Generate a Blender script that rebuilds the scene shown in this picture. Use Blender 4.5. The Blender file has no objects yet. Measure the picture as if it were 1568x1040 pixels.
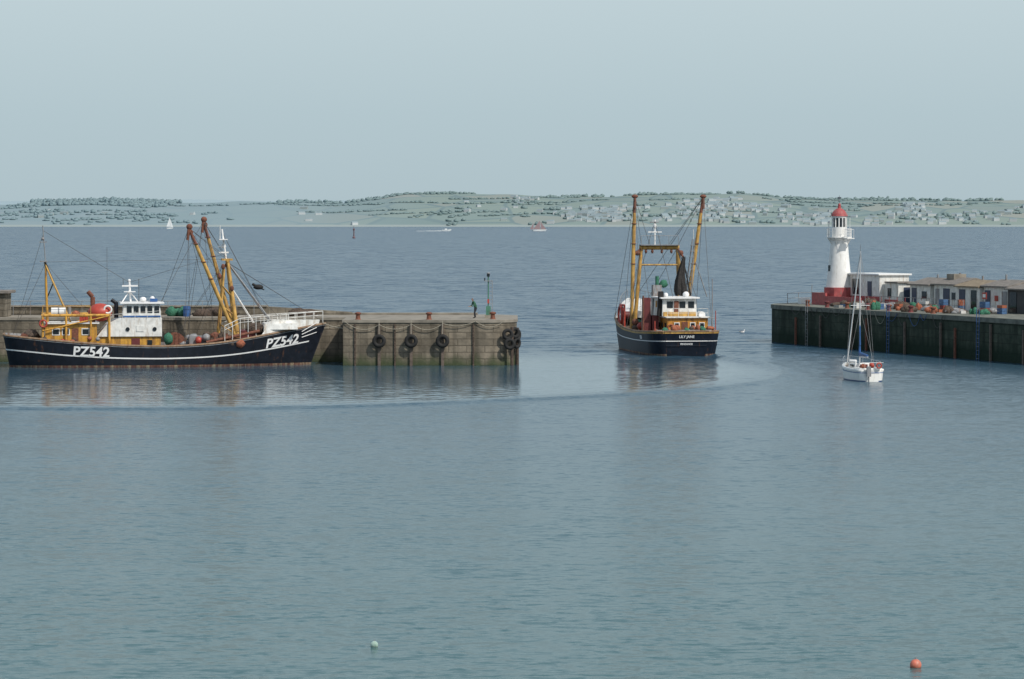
import bpy, bmesh, math, random
import numpy as np
from mathutils import Vector, Matrix
random.seed(7); rng=np.random.RandomState(5)
sc=bpy.context.scene
sc.view_settings.view_transform='Standard'; sc.view_settings.look='None'; sc.view_settings.exposure=0

# ---------------------------------------------------------------- materials
def nodes(name):
    m=bpy.data.materials.new(name); m.use_nodes=True
    nt=m.node_tree; return m,nt,nt.nodes,nt.links,nt.nodes['Principled BSDF']
def ramp(N,stops):
    r=N.new('ShaderNodeValToRGB'); e=r.color_ramp.elements
    while len(e)<len(stops): e.new(0.5)
    for i,(p,c) in enumerate(stops):
        e[i].position=p; e[i].color=(c[0],c[1],c[2],1) if not isinstance(c,(int,float)) else (c,c,c,1)
    return r
def M(name,col,rough=.55,metal=0,var=.18,scale=2.5,rust=0.0,rustcol=(.16,.07,.03),bump=0.0,spec=.5):
    m,nt,N,L,b=nodes(name)
    tc=N.new('ShaderNodeTexCoord')
    n=N.new('ShaderNodeTexNoise'); n.inputs['Scale'].default_value=scale; n.inputs['Detail'].default_value=6
    L.new(tc.outputs['Object'],n.inputs['Vector'])
    r=ramp(N,[(.3,[c*(1-var) for c in col]),(.7,[min(1,c*(1+var)) for c in col])])
    L.new(n.outputs['Fac'],r.inputs[0]); out=r.outputs[0]
    if rust>0:
        mp=N.new('ShaderNodeMapping'); mp.inputs['Scale'].default_value=(2.2,2.2,.45); L.new(tc.outputs['Object'],mp.inputs['Vector'])
        n2=N.new('ShaderNodeTexNoise'); n2.inputs['Scale'].default_value=1.6; n2.inputs['Detail'].default_value=8; n2.inputs['Roughness'].default_value=.65
        L.new(mp.outputs[0],n2.inputs['Vector'])
        r2=ramp(N,[(.62-rust*.25,0.0),(.78-rust*.2,0.85)]); L.new(n2.outputs['Fac'],r2.inputs[0])
        mx=N.new('ShaderNodeMixRGB'); L.new(r2.outputs[0],mx.inputs[0]); L.new(out,mx.inputs[1]); mx.inputs[2].default_value=(*rustcol,1)
        out=mx.outputs[0]
    L.new(out,b.inputs['Base Color']); b.inputs['Roughness'].default_value=rough; b.inputs['Metallic'].default_value=metal; b.inputs['Specular IOR Level'].default_value=spec
    if bump>0:
        bp=N.new('ShaderNodeBump'); bp.inputs['Distance'].default_value=bump; L.new(n.outputs['Fac'],bp.inputs['Height']); L.new(bp.outputs[0],b.inputs['Normal'])
    return m
white=M('white_paint',(.74,.74,.71),.45,rust=.42,rustcol=(.42,.33,.24))
cleanwhite=M('clean_white',(.8,.8,.79),.4,var=.06)
yellow=M('ochre_paint',(.60,.32,.05),.5,rust=.6)
boomy=M('boom_ochre',(.52,.31,.08),.55,rust=.55,var=.25)
deepo=M('orange_ochre_paint',(.58,.27,.04),.5,rust=.7,var=.2)
black=M('hull_black',(.010,.013,.020),.45,rust=.10,var=.3,spec=.3)
rustm=M('rust_red',(.17,.065,.04),.8,var=.35,scale=6)
capr=M('cap_rail',(.24,.16,.10),.7,var=.3,rust=.5)
red=M('red_paint',(.42,.06,.04),.5,rust=.2)
maroon=M('maroon_paint',(.14,.03,.03),.55,rust=.2)
bluep=M('blue_paint',(.03,.10,.28),.5)
green=M('green_net',(.04,.16,.10),.9,scale=12,var=.5,bump=.05)
orange=M('orange_net',(.33,.11,.06),.85,scale=10,var=.4,bump=.05)
brownnet=M('brown_net',(.09,.065,.05),.95,scale=9,var=.6,bump=.06)
darknet=M('dark_hung_net',(.030,.028,.027),.95,scale=14,var=.6,bump=.05)
greyst=M('grey_steel',(.25,.26,.27),.5,rust=.4)
glass=M('window_glass',(.015,.02,.025),.1,var=.1)
rubber=M('tyre_rubber',(.018,.018,.018),.85,var=.3)
wirem=M('wire_rope',(.07,.065,.06),.6)
rope=M('mooring_rope',(.38,.35,.28),.9,var=.3,scale=20)
deckm=M('deck_planks',(.13,.10,.08),.8,var=.35,scale=4)
boot=M('boot_top',(.12,.05,.035),.8,var=.5,scale=3,rust=.6,rustcol=(.36,.31,.20))
navy=M('navy_door',(.03,.045,.09),.5)
slate=M('felt_roof',(.20,.18,.16),.85,var=.25,scale=3)
skin=M('skin',(.45,.27,.20),.6,var=.08)
jacket=M('green_jacket',(.035,.12,.07),.8)
trouser=M('dark_trousers',(.02,.022,.03),.85)
hair=M('dark_hair',(.05,.035,.025),.8)
alu=M('aluminium_spar',(.55,.56,.57),.35,metal=.3,var=.05)

# ---------------------------------------------------------------- builder
def empty(name,loc=(0,0,0),rz=0):
    o=bpy.data.objects.new(name,None); sc.collection.objects.link(o); o.location=loc; o.rotation_euler=(0,0,rz); return o
class B:
    def __init__(s,name,parent=None,loc=(0,0,0),rz=0):
        s.name=name;s.p=parent;s.loc=loc;s.rz=rz;s.v=[];s.f=[];s.mi=[];s.sm=[];s.mats=[]
    def add(s,vs,fs,mat,smooth=False):
        o=len(s.v); s.v+= [tuple(v) for v in vs]
        s.faces(o,fs,mat,smooth)
        return o
    def faces(s,o,fs,mat,smooth=False):
        if mat not in s.mats: s.mats.append(mat)
        k=s.mats.index(mat)
        for f in fs: s.f.append(tuple(i+o for i in f)); s.mi.append(k); s.sm.append(smooth)
    def box(s,x0,x1,y0,y1,z0,z1,mat,top=None):
        t=top or (0,0)
        vs=[(x0,y0,z0),(x1,y0,z0),(x1,y1,z0),(x0,y1,z0),(x0+t[0],y0+t[1],z1),(x1-t[0],y0+t[1],z1),(x1-t[0],y1-t[1],z1),(x0+t[0],y1-t[1],z1)]
        s.add(vs,[(0,3,2,1),(4,5,6,7),(0,1,5,4),(1,2,6,5),(2,3,7,6),(3,0,4,7)],mat)
    def tube(s,p,q,r,mat,r2=None,n=8):
        p=Vector(p);q=Vector(q);d=(q-p)
        if d.length<1e-5:return
        r2=r if r2 is None else r2
        d.normalize(); a=d.orthogonal().normalized(); b=d.cross(a)
        vs=[]
        for c,rr in((p,r),(q,r2)):
            for i in range(n):
                t=2*math.pi*i/n; vs.append(c+a*rr*math.cos(t)+b*rr*math.sin(t))
        fs=[(i,(i+1)%n,n+(i+1)%n,n+i) for i in range(n)]
        s.add(vs,fs,mat,True); s.add(vs,[tuple(range(n))[::-1],tuple(range(n,2*n))],mat)
    def path(s,pts,r,mat,n=5):
        for a,b in zip(pts[:-1],pts[1:]): s.tube(a,b,r,mat,n=n)
    def sag(s,p,q,drop,r,mat,k=10):
        p=Vector(p);q=Vector(q)
        s.path([p.lerp(q,i/k)-Vector((0,0,drop*4*(i/k)*(1-i/k))) for i in range(k+1)],r,mat)
    def sph(s,c,r,mat,nu=12,nv=8,jit=0):
        if not hasattr(r,'__len__'): r=(r,r,r)
        vs=[];fs=[]
        for j in range(nv+1):
            ph=math.pi*j/nv
            for i in range(nu):
                th=2*math.pi*i/nu; k=1+random.uniform(-jit,jit)
                vs.append((c[0]+r[0]*k*math.sin(ph)*math.cos(th),c[1]+r[1]*k*math.sin(ph)*math.sin(th),c[2]+r[2]*k*math.cos(ph)))
        for j in range(nv):
            for i in range(nu):
                fs.append((j*nu+i,(j+1)*nu+i,(j+1)*nu+(i+1)%nu,j*nu+(i+1)%nu))
        s.add(vs,fs,mat,True)
    def torus(s,c,R,r,mat,ax='y',nu=20,nv=8):
        vs=[];fs=[]
        for i in range(nu):
            t=2*math.pi*i/nu
            for j in range(nv):
                u=2*math.pi*j/nv; a=(R+r*math.cos(u))*math.cos(t); b=(R+r*math.cos(u))*math.sin(t); w=r*math.sin(u)
                vs.append((c[0]+(w if ax=='x' else a), c[1]+(w if ax=='y' else (a if ax=='x' else b)), c[2]+(w if ax=='z' else b)))
        for i in range(nu):
            for j in range(nv):
                fs.append((i*nv+j,((i+1)%nu)*nv+j,((i+1)%nu)*nv+(j+1)%nv,i*nv+(j+1)%nv))
        s.add(vs,fs,mat,True)
    def prism(s,poly,z0,z1,mat,topmat=None):
        n=len(poly)
        vs=[(p[0],p[1],z0) for p in poly]+[(p[0],p[1],z1) for p in poly]
        s.add(vs,[(i,(i+1)%n,n+(i+1)%n,n+i) for i in range(n)],mat)
        s.add([(p[0],p[1],z1) for p in poly],[tuple(range(n))],topmat or mat)
    def lathe(s,prof,mat,c=(0,0),n=24,smooth=True):
        for k in range(len(prof)-1):
            (r0,z0),(r1,z1)=prof[k],prof[k+1]
            vs=[(c[0]+r*math.cos(2*math.pi*i/n),c[1]+r*math.sin(2*math.pi*i/n),z) for r,z in((r0,z0),(r1,z1)) for i in range(n)]
            s.add(vs,[(i,(i+1)%n,n+(i+1)%n,n+i) for i in range(n)],mat,smooth)
    def done(s,bevel=0):
        me=bpy.data.meshes.new(s.name); me.from_pydata(s.v,[],s.f)
        for m in s.mats: me.materials.append(m)
        me.polygons.foreach_set('material_index',s.mi); me.polygons.foreach_set('use_smooth',s.sm)
        bm=bmesh.new(); bm.from_mesh(me); bmesh.ops.recalc_face_normals(bm,faces=bm.faces); bm.to_mesh(me); bm.free()
        o=bpy.data.objects.new(s.name,me); sc.collection.objects.link(o); o.parent=s.p; o.location=s.loc; o.rotation_euler=(0,0,s.rz)
        if bevel:
            md=o.modifiers.new('bev','BEVEL'); md.width=bevel; md.segments=2; md.limit_method='ANGLE'
        return o
def interp(tab,x): return float(np.interp(x,[a for a,_ in tab],[b for _,b in tab]))
def sm_interp(tab,x): return sum(interp(tab,x+d) for d in(-1.2,-.6,0,.6,1.2))/5
def text_mesh(txt,size,bold=0.02,shear=0):
    cu=bpy.data.curves.new('t','FONT'); cu.body=txt; cu.size=size; cu.offset=bold; cu.shear=shear; cu.resolution_u=3
    o=bpy.data.objects.new('t',cu); sc.collection.objects.link(o)
    dg=bpy.context.evaluated_depsgraph_get(); me=bpy.data.meshes.new_from_object(o.evaluated_get(dg))
    v=[tuple(p.co) for p in me.vertices]; f=[tuple(p.vertices) for p in me.polygons]
    bpy.data.objects.remove(o); return v,f

class Hull:
    def __init__(s,L,beam,sheer,rake=1.2,over=.6,sd=.82,sw=.6,bowp=2.3,bowpw=1.7,zb=-1.0):
        s.L=L;s.b=beam/2;s.sheer=sheer;s.rake=rake;s.over=over;s.sd=sd;s.sw=sw;s.bp=bowp;s.bw=bowpw;s.zb=zb
    def zs(s,t): return sm_interp(s.sheer,t*(s.L+s.rake))
    def plan(s,t,p,st):
        if t>.5: return 1-((t-.5)/.5)**p
        if t<.4: return 1-(1-st)*((.4-t)/.4)**2
        return 1
    def pt(s,t,z):
        q=max(0,min(1.3,z/ s.zs(t)))**.8
        d=s.plan(t,s.bp,s.sd); w=s.plan(t,s.bw,s.sw)
        h=w+(d-w)*q
        if z<0: h*=1+z*.25
        h*=.62+.38*math.sqrt(max(0,1-(1-min(t/.07,1))**2))
        h=max(h,.012)
        x=s.L*t+s.rake*t**4*(z/s.zs(1))-s.over*(1-t)**8*max(z,-.3)/s.zs(0)
        return x,h*s.b
    def build(s,parent,hullmat,bootmat,bootz=.18,deckdrop=.85,stripe=None,cap=None,inner=None):
        cap=cap or capr; inner=inner or greyst
        ts=[.5-.5*math.cos(math.pi*i/60) for i in range(61)]
        bd=B('hull',parent); R=14; W=R+1
        zrow=lambda t,k: s.zb+(0-s.zb)*k/3 if k<=3 else (bootz if k==4 else bootz+(s.zs(t)-bootz)*(k-4)/(R-4))
        for sg in(-1,1):
            vs=[]
            for t in ts:
                for k in range(W):
                    z=zrow(t,k); x,h=s.pt(t,z); vs.append((x,sg*h,z))
            o=bd.add(vs,[],hullmat)
            for k in range(R):
                bd.faces(o,[(i*W+k,(i+1)*W+k,(i+1)*W+k+1,i*W+k+1) for i in range(len(ts)-1)],bootmat if k<4 else hullmat,True)
        tv=[]
        for k in range(W):
            z=zrow(0,k); x,h=s.pt(0,z); tv+= [(x,-h,z),(x,h,z)]
        bd.add(tv,[(2*k,2*k+1,2*k+3,2*k+2) for k in range(R)],hullmat)
        bd.done()
        c=B('cap_rail',parent); d=B('deck',parent)
        for sg in(-1,1):
            vs=[]
            for t in ts:
                z=s.zs(t); x,h=s.pt(t,z); hi=max(h-.16,0.0); x3,h3=s.pt(t,z-deckdrop-.05); h3=max(h3-.16,0); x3=max(x3,x)+.02
                vs+=[(x,sg*(h+.03),z-.06),(x,sg*(h+.03),z+.07),(x,sg*hi,z+.07),(x3,sg*min(h3,hi),z-deckdrop-.05 if hi>0 else z)]
            c.add(vs,[(4*i+k,4*i+4+k,4*i+5+k,4*i+k+1) for i in range(len(ts)-1) for k in range(2)],cap,True)
            c.add(vs,[(4*i+2,4*i+6,4*i+7,4*i+3) for i in range(len(ts)-1)],inner)
        x,h=s.pt(0,s.zs(0)); z=s.zs(0)
        c.box(x-.04,x+.14,-h,h,z-.05,z+.072,cap)
        c.done()
        dv=[]
        for t in ts:
            z=s.zs(t)-deckdrop; x,h=s.pt(t,z); h=max(h-.06,.0); dv+=[(x,-h,z),(x,h,z)]
        d.add(dv,[(2*i,2*i+2,2*i+3,2*i+1) for i in range(len(ts)-1)],deckm); d.done()
        for nm,fz,th,mt,t0,t1 in (stripe or []):
            st=B(nm,parent)
            for sg in(-1,1):
                vs=[]; tt=[t for t in ts if t0<=t<=t1]
                for t in tt:
                    z=fz(t)
                    x,h=s.pt(t,z-th/2); x2,h2=s.pt(t,z+th/2)
                    vs+=[(x,sg*h,z-th/2),(x,sg*(h+.02),z-th/2),(x2,sg*(h2+.02),z+th/2),(x2,sg*h2,z+th/2)]
                st.add(vs,[(4*i+k,4*i+4+k,4*i+5+k,4*i+k+1) for i in range(len(tt)-1) for k in range(3)],mt,False)
            if t0<=0:
                z=fz(0); x,h=s.pt(0,z); st.box(x-.03,x+.01,-h,h,z-th/2,z+th/2,mt)
            st.done()
    def decal(s,bd,txt,x0,z0,size,mat,side=-1,slope=0,bold=.02,shear=0,off=.045):
        v,f=text_mesh(txt,size,bold,shear); out=[]
        for p in v:
            xl=x0+(p[0] if side<0 else -p[0]); z=z0+p[1]+slope*(xl-x0); t=xl/s.L
            for _ in range(4):
                x,h=s.pt(min(max(t,0),1),z); t+=(xl-x)/s.L
            out.append((xl,side*(h+off),z))
        bd.add(out,f,mat)

# ================================================================= WATER
poly=np.array([(17.6,276),(18.9,267),(21.0,256),(22.2,246),(21.8,238),(19.6,228),(14.5,217),(7.4,209),(-3.5,200),(-11,195.5),(-20,193),(-34,193.5),(-52,198),(-75,206)],float)
dd=np.r_[0,np.cumsum(np.hypot(*np.diff(poly,axis=0).T))]
ss=np.linspace(0,dd[-1],260); PL=np.c_[np.interp(ss,dd,poly[:,0]),np.interp(ss,dd,poly[:,1])]
for _ in range(12): PL[1:-1]=(PL[:-2]+2*PL[1:-1]+PL[2:])/4
xs=np.r_[-40000,-15000,-6000,-3000,-1500,-800,-400,-220,-130,-90,-72,np.arange(-62,62.01,.5),72,90,130,220,400,800,1500,3000,6000,15000,40000]
ys=np.r_[-4000,-500,-50,0,30,55,np.arange(66,300,.42)]
g=[300]
while g[-1]<45000: g.append(g[-1]*1.03+.3)
ys=np.r_[ys,g]
X,Y=np.meshgrid(xs,ys); Z=np.zeros_like(X)
near=(np.abs(X)<80)&(Y>150)&(Y<300)
P=np.c_[X[near],Y[near]]
dm=np.full(len(P),1e9); idx=np.zeros(len(P),int)
for i,c in enumerate(PL):
    q=(P[:,0]-c[0])**2+(P[:,1]-c[1])**2; k=q<dm; dm[k]=q[k]; idx[k]=i
dm=np.sqrt(dm)
tn=np.gradient(PL,axis=0); sgn=np.sign(tn[idx,0]*(P[:,1]-PL[idx,1])-tn[idx,1]*(P[:,0]-PL[idx,0]))
sd=dm*sgn*-1
h=.16*np.exp(-(sd/.8)**2)-.09*np.exp(-((sd-1.7)/.8)**2)
ins=np.clip(sd/2,0,1)
h+=ins*.032*np.exp(-np.abs(sd)/9)*np.cos(sd*2*math.pi/1.9)
out=np.clip(-sd/2,0,1)
h+=out*.024*np.exp(-np.abs(sd)/7)*np.cos(sd*2*math.pi/2.3)
Z[near]=h*np.clip((ss[-1]-ss[idx])/20,0,1)
wx,wy=15.4,268.5; r=np.hypot(X-wx,(Y-wy)); wash=(r<42)&(Y<wy)
Z[wash]+=.018*np.exp(-r[wash]/16)*np.cos(r[wash]*2*math.pi/1.5)
calm=np.zeros_like(X); calm[near]=np.clip((sd+.6)/5,0,1)*np.clip((282-P[:,1])/20,0,1)*np.clip((P[:,0]+78)/12,0,1)
outer=np.clip((Y-258)/40,0,1)
outer=np.where((X<0)&(Y<266),0,outer)
me=bpy.data.meshes.new('sea_water'); ny,nx=X.shape
co=np.stack([X,Y,Z],-1).reshape(-1,3).astype(np.float32)
ii=(np.arange(ny-1)[:,None]*nx+np.arange(nx-1)[None]).ravel()
qd=np.stack([ii,ii+1,ii+nx+1,ii+nx],-1).astype(np.int32)
me.vertices.add(len(co)); me.vertices.foreach_set('co',co.ravel())
me.loops.add(qd.size); me.loops.foreach_set('vertex_index',qd.ravel())
me.polygons.add(len(qd)); me.polygons.foreach_set('loop_start',np.arange(0,qd.size,4,dtype=np.int32)); me.polygons.foreach_set('loop_total',np.full(len(qd),4,np.int32))
me.polygons.foreach_set('use_smooth',np.ones(len(qd),bool)); me.update()
for nm,a in(('calm',calm),('outer',outer)):
    at=me.attributes.new(nm,'FLOAT','POINT'); at.data.foreach_set('value',a.ravel().astype(np.float32))
wo=bpy.data.objects.new('sea_water',me); sc.collection.objects.link(wo)
m,nt,N,L,b=nodes('sea_water')
def math_(op,a,b2=None,c=None):
    n=N.new('ShaderNodeMath'); n.operation=op
    for i,v in enumerate((a,b2,c)):
        if v is None: continue
        if isinstance(v,(int,float)): n.inputs[i].default_value=v
        else: L.new(v,n.inputs[i])
    return n.outputs[0]
def vm(op,a,b2=None,s=None):
    n=N.new('ShaderNodeVectorMath'); n.operation=op
    for i,v in enumerate((a,b2)):
        if v is None: continue
        if isinstance(v,tuple): n.inputs[i].default_value=v
        else: L.new(v,n.inputs[i])
    if s is not None:
        if isinstance(s,(int,float)): n.inputs['Scale'].default_value=s
        else: L.new(s,n.inputs['Scale'])
    return n.outputs[0]
tc=N.new('ShaderNodeTexCoord')
def noise(scale,det=3,rough=.5,dist=0,rot=0,out='Fac'):
    mp=N.new('ShaderNodeMapping'); mp.inputs['Scale'].default_value=scale; mp.inputs['Rotation'].default_value=(0,0,rot); L.new(tc.outputs['Object'],mp.inputs['Vector'])
    n=N.new('ShaderNodeTexNoise'); n.inputs['Scale'].default_value=1; n.inputs['Detail'].default_value=det; n.inputs['Roughness'].default_value=rough; n.inputs['Distortion'].default_value=dist
    L.new(mp.outputs[0],n.inputs['Vector']); return n.outputs[out]
ac=N.new('ShaderNodeAttribute'); ac.attribute_name='calm'; ao=N.new('ShaderNodeAttribute'); ao.attribute_name='outer'
calmo=ac.outputs['Fac']; outo=ao.outputs['Fac']
rip=noise((1.5,3.0,1),3,.64,.35,.12,'Color')
chop=noise((.26,.55,1),4,.66,.3,-.08,'Color')
patch=noise((.02,.045,1),4,.6,.5,.1)
pr=ramp(N,[(.32,.7),(.68,1.3)]); L.new(patch,pr.inputs[0])
gust=noise((.0035,.012,1),4,.6,.4,.05)
gr=ramp(N,[(.35,.8),(.65,1.2)]); L.new(gust,gr.inputs[0])
a1=math_('MULTIPLY',math_('MULTIPLY_ADD',calmo,-.54,.74),pr.outputs[0])
a1=math_('MULTIPLY_ADD',outo,.35,a1)
a2=math_('MULTIPLY_ADD',outo,1.9,math_('MULTIPLY_ADD',calmo,-.14,.26))
a2=math_('MULTIPLY',a2,gr.outputs[0])
s1=vm('SCALE',vm('SUBTRACT',rip,(.5,.5,.5)),s=a1)
s2=vm('SCALE',vm('SUBTRACT',chop,(.5,.5,.5)),s=a2)
sl=vm('MULTIPLY',vm('ADD',s1,s2),(.6,1,0))
geo=N.new('ShaderNodeNewGeometry')
L.new(vm('NORMALIZE',vm('ADD',geo.outputs['Normal'],sl)),b.inputs['Normal'])
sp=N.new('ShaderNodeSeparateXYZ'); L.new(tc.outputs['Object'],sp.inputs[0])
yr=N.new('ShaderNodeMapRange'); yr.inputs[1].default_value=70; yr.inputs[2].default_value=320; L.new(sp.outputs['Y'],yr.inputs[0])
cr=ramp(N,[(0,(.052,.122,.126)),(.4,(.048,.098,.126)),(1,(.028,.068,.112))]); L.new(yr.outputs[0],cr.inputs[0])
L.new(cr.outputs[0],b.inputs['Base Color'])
L.new(math_('MULTIPLY_ADD',outo,.02,math_('MULTIPLY_ADD',calmo,-.09,.22)),b.inputs['Roughness'])
b.inputs['IOR'].default_value=1.33
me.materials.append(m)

# ================================================================= DISTANT COAST
prof=[(-2400,311),(-900,312),(-400,312),(0,314),(80,310),(170,308),(260,312),(340,312),(450,309),(530,311),(570,306),(620,300),(700,299),(780,301),(860,304),(930,303),(960,300),(1040,298),(1130,297),(1200,304),(1260,308),(1330,306),(1400,308),(1480,310),(1568,308),(2000,309),(4000,311)]
rx=[(p-784)*1.502 for p,_ in prof]; rz=[12+(338-y)*1.502 for _,y in prof]
def vnoise(x,y,s,seed=0):
    r=np.random.RandomState(seed).rand(256,256); u=x/s; v=y/s; iu=np.floor(u).astype(int); iv=np.floor(v).astype(int); fu=u-iu; fv=v-iv
    fu=fu*fu*(3-2*fu); fv=fv*fv*(3-2*fv); g=lambda a,b_: r[a%256,b_%256]
    return (g(iu,iv)*(1-fu)+g(iu+1,iv)*fu)*(1-fv)+(g(iu,iv+1)*(1-fu)+g(iu+1,iv+1)*fu)*fv
def terr(x,y):
    x=np.asarray(x,float); y=np.asarray(y,float)
    R=np.interp(x,rx,rz); shore=6020+90*(vnoise(x,y*0,300,3)-.5)
    t=np.clip((y-shore)/1050,0,1); s=(1-(1-t)**1.7)
    back=np.clip((y-7150)/2500,0,1)
    h=R*s*(1-.5*back)+ (vnoise(x,y,220,1)-.5)*16*s*(1-s*.6)+(vnoise(x,y,90,2)-.5)*5*s
    return np.where(y<shore-30,-3,h+ 2.2*np.clip((y-shore+30)/30,0,1)-1)
def mk_grid(name,x0,x1,nx,y0,y1,ny,fn,mat):
    Xg,Yg=np.meshgrid(np.linspace(x0,x1,nx),np.linspace(y0,y1,ny)); Zg=fn(Xg,Yg)
    v=np.stack([Xg,Yg,Zg],-1).reshape(-1,3); i=(np.arange(ny-1)[:,None]*nx+np.arange(nx-1)[None]).ravel()
    me=bpy.data.meshes.new(name); me.from_pydata(v.tolist(),[],np.stack([i,i+1,i+nx+1,i+nx],-1).tolist())
    me.polygons.foreach_set('use_smooth',np.ones(len(i),bool)); me.materials.append(mat)
    o=bpy.data.objects.new(name,me); sc.collection.objects.link(o); return o
m,nt,N,L,b=nodes('hazy_coast_fields')
tc=N.new('ShaderNodeTexCoord'); mp=N.new('ShaderNodeMapping'); mp.inputs['Scale'].default_value=(.0085,.0045,0); L.new(tc.outputs['Object'],mp.inputs[0])
vo=N.new('ShaderNodeTexVoronoi'); vo.inputs['Scale'].default_value=1; L.new(mp.outputs[0],vo.inputs['Vector'])
sep=N.new('ShaderNodeSeparateColor'); L.new(vo.outputs['Color'],sep.inputs[0])
fr=ramp(N,[(0,(.205,.275,.275)),(.35,(.24,.30,.275)),(.6,(.22,.285,.275)),(.8,(.285,.31,.285)),(1,(.195,.265,.265))]); L.new(sep.outputs[0],fr.inputs[0])  # field colours kept pale and bluish: aerial haze painted into the base colour
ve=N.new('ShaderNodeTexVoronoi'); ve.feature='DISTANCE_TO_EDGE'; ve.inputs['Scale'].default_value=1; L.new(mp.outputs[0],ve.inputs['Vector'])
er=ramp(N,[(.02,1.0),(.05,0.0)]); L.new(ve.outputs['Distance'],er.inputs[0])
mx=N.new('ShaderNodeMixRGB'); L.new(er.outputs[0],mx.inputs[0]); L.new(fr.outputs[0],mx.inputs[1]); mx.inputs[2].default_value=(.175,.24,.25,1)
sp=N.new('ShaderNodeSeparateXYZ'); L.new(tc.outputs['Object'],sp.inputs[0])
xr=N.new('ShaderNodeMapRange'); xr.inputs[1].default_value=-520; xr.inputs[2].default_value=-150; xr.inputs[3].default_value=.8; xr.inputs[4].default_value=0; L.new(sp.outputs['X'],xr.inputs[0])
mw=N.new('ShaderNodeMixRGB'); L.new(xr.outputs[0],mw.inputs[0]); L.new(mx.outputs[0],mw.inputs[1]); mw.inputs[2].default_value=(.235,.315,.35,1)  # fields fade leftwards into a painted haze blue
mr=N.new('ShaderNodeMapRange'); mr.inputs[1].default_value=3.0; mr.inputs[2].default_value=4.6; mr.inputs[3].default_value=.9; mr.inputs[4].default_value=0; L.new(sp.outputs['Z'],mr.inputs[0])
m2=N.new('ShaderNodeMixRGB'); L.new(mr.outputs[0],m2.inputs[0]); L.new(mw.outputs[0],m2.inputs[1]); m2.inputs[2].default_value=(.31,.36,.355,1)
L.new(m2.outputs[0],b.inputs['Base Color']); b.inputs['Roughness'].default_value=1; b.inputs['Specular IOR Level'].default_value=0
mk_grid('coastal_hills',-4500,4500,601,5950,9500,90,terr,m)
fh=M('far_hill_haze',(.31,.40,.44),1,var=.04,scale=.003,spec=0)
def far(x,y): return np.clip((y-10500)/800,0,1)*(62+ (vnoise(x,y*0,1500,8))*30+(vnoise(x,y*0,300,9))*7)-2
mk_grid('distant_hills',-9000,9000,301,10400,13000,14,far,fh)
treem,nt,N,L,b=nodes('hazy_tree_foliage')
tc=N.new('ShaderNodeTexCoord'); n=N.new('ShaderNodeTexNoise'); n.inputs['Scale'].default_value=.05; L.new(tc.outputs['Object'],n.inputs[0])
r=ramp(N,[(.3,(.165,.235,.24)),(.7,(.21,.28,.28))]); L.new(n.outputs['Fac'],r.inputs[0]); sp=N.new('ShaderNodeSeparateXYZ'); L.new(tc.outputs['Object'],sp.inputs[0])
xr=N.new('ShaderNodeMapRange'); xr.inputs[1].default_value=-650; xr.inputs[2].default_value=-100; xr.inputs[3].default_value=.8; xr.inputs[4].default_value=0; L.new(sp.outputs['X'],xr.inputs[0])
mx=N.new('ShaderNodeMixRGB'); L.new(xr.outputs[0],mx.inputs[0]); L.new(r.outputs[0],mx.inputs[1]); mx.inputs[2].default_value=(.20,.28,.31,1); L.new(mx.outputs[0],b.inputs['Base Color']); b.inputs['Roughness'].default_value=1; b.inputs['Specular IOR Level'].default_value=0  # distance haze painted into foliage colour, heavier towards the left
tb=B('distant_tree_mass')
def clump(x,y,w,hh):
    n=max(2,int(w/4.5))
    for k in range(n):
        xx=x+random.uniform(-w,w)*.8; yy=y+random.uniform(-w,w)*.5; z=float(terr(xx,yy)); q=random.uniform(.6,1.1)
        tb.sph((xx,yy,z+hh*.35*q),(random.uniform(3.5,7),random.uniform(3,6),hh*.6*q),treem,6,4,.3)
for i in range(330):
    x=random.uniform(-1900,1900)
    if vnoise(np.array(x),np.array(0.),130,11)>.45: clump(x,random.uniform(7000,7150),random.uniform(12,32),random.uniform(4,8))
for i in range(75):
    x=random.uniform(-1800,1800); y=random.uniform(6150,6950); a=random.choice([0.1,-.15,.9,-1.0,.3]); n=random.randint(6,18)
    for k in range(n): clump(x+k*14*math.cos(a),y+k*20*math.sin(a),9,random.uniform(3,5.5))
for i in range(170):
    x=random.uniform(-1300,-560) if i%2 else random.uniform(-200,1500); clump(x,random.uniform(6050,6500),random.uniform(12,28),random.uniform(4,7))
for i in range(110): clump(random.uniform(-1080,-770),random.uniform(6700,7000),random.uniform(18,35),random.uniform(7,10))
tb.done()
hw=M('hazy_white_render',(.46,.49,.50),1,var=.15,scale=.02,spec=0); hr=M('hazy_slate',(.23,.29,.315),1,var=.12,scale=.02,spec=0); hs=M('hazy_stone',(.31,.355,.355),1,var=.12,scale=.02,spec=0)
hb=B('distant_village_houses')
def house(x,y,w,d,hh,a):
    z=float(terr(x,y))-1; c,s_=math.cos(a),math.sin(a); T=lambda u,v,q:(x+u*c-v*s_,y+u*s_+v*c,z+q)
    vs=[T(-w,-d,0),T(w,-d,0),T(w,d,0),T(-w,d,0),T(-w,-d,hh),T(w,-d,hh),T(w,d,hh),T(-w,d,hh),T(-w,0,hh*1.5),T(w,0,hh*1.5)]
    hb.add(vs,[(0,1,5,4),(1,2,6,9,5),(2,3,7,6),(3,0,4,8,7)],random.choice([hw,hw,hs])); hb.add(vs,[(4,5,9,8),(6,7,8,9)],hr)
def pxX(p,D): return (p-784)*D/4660
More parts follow.
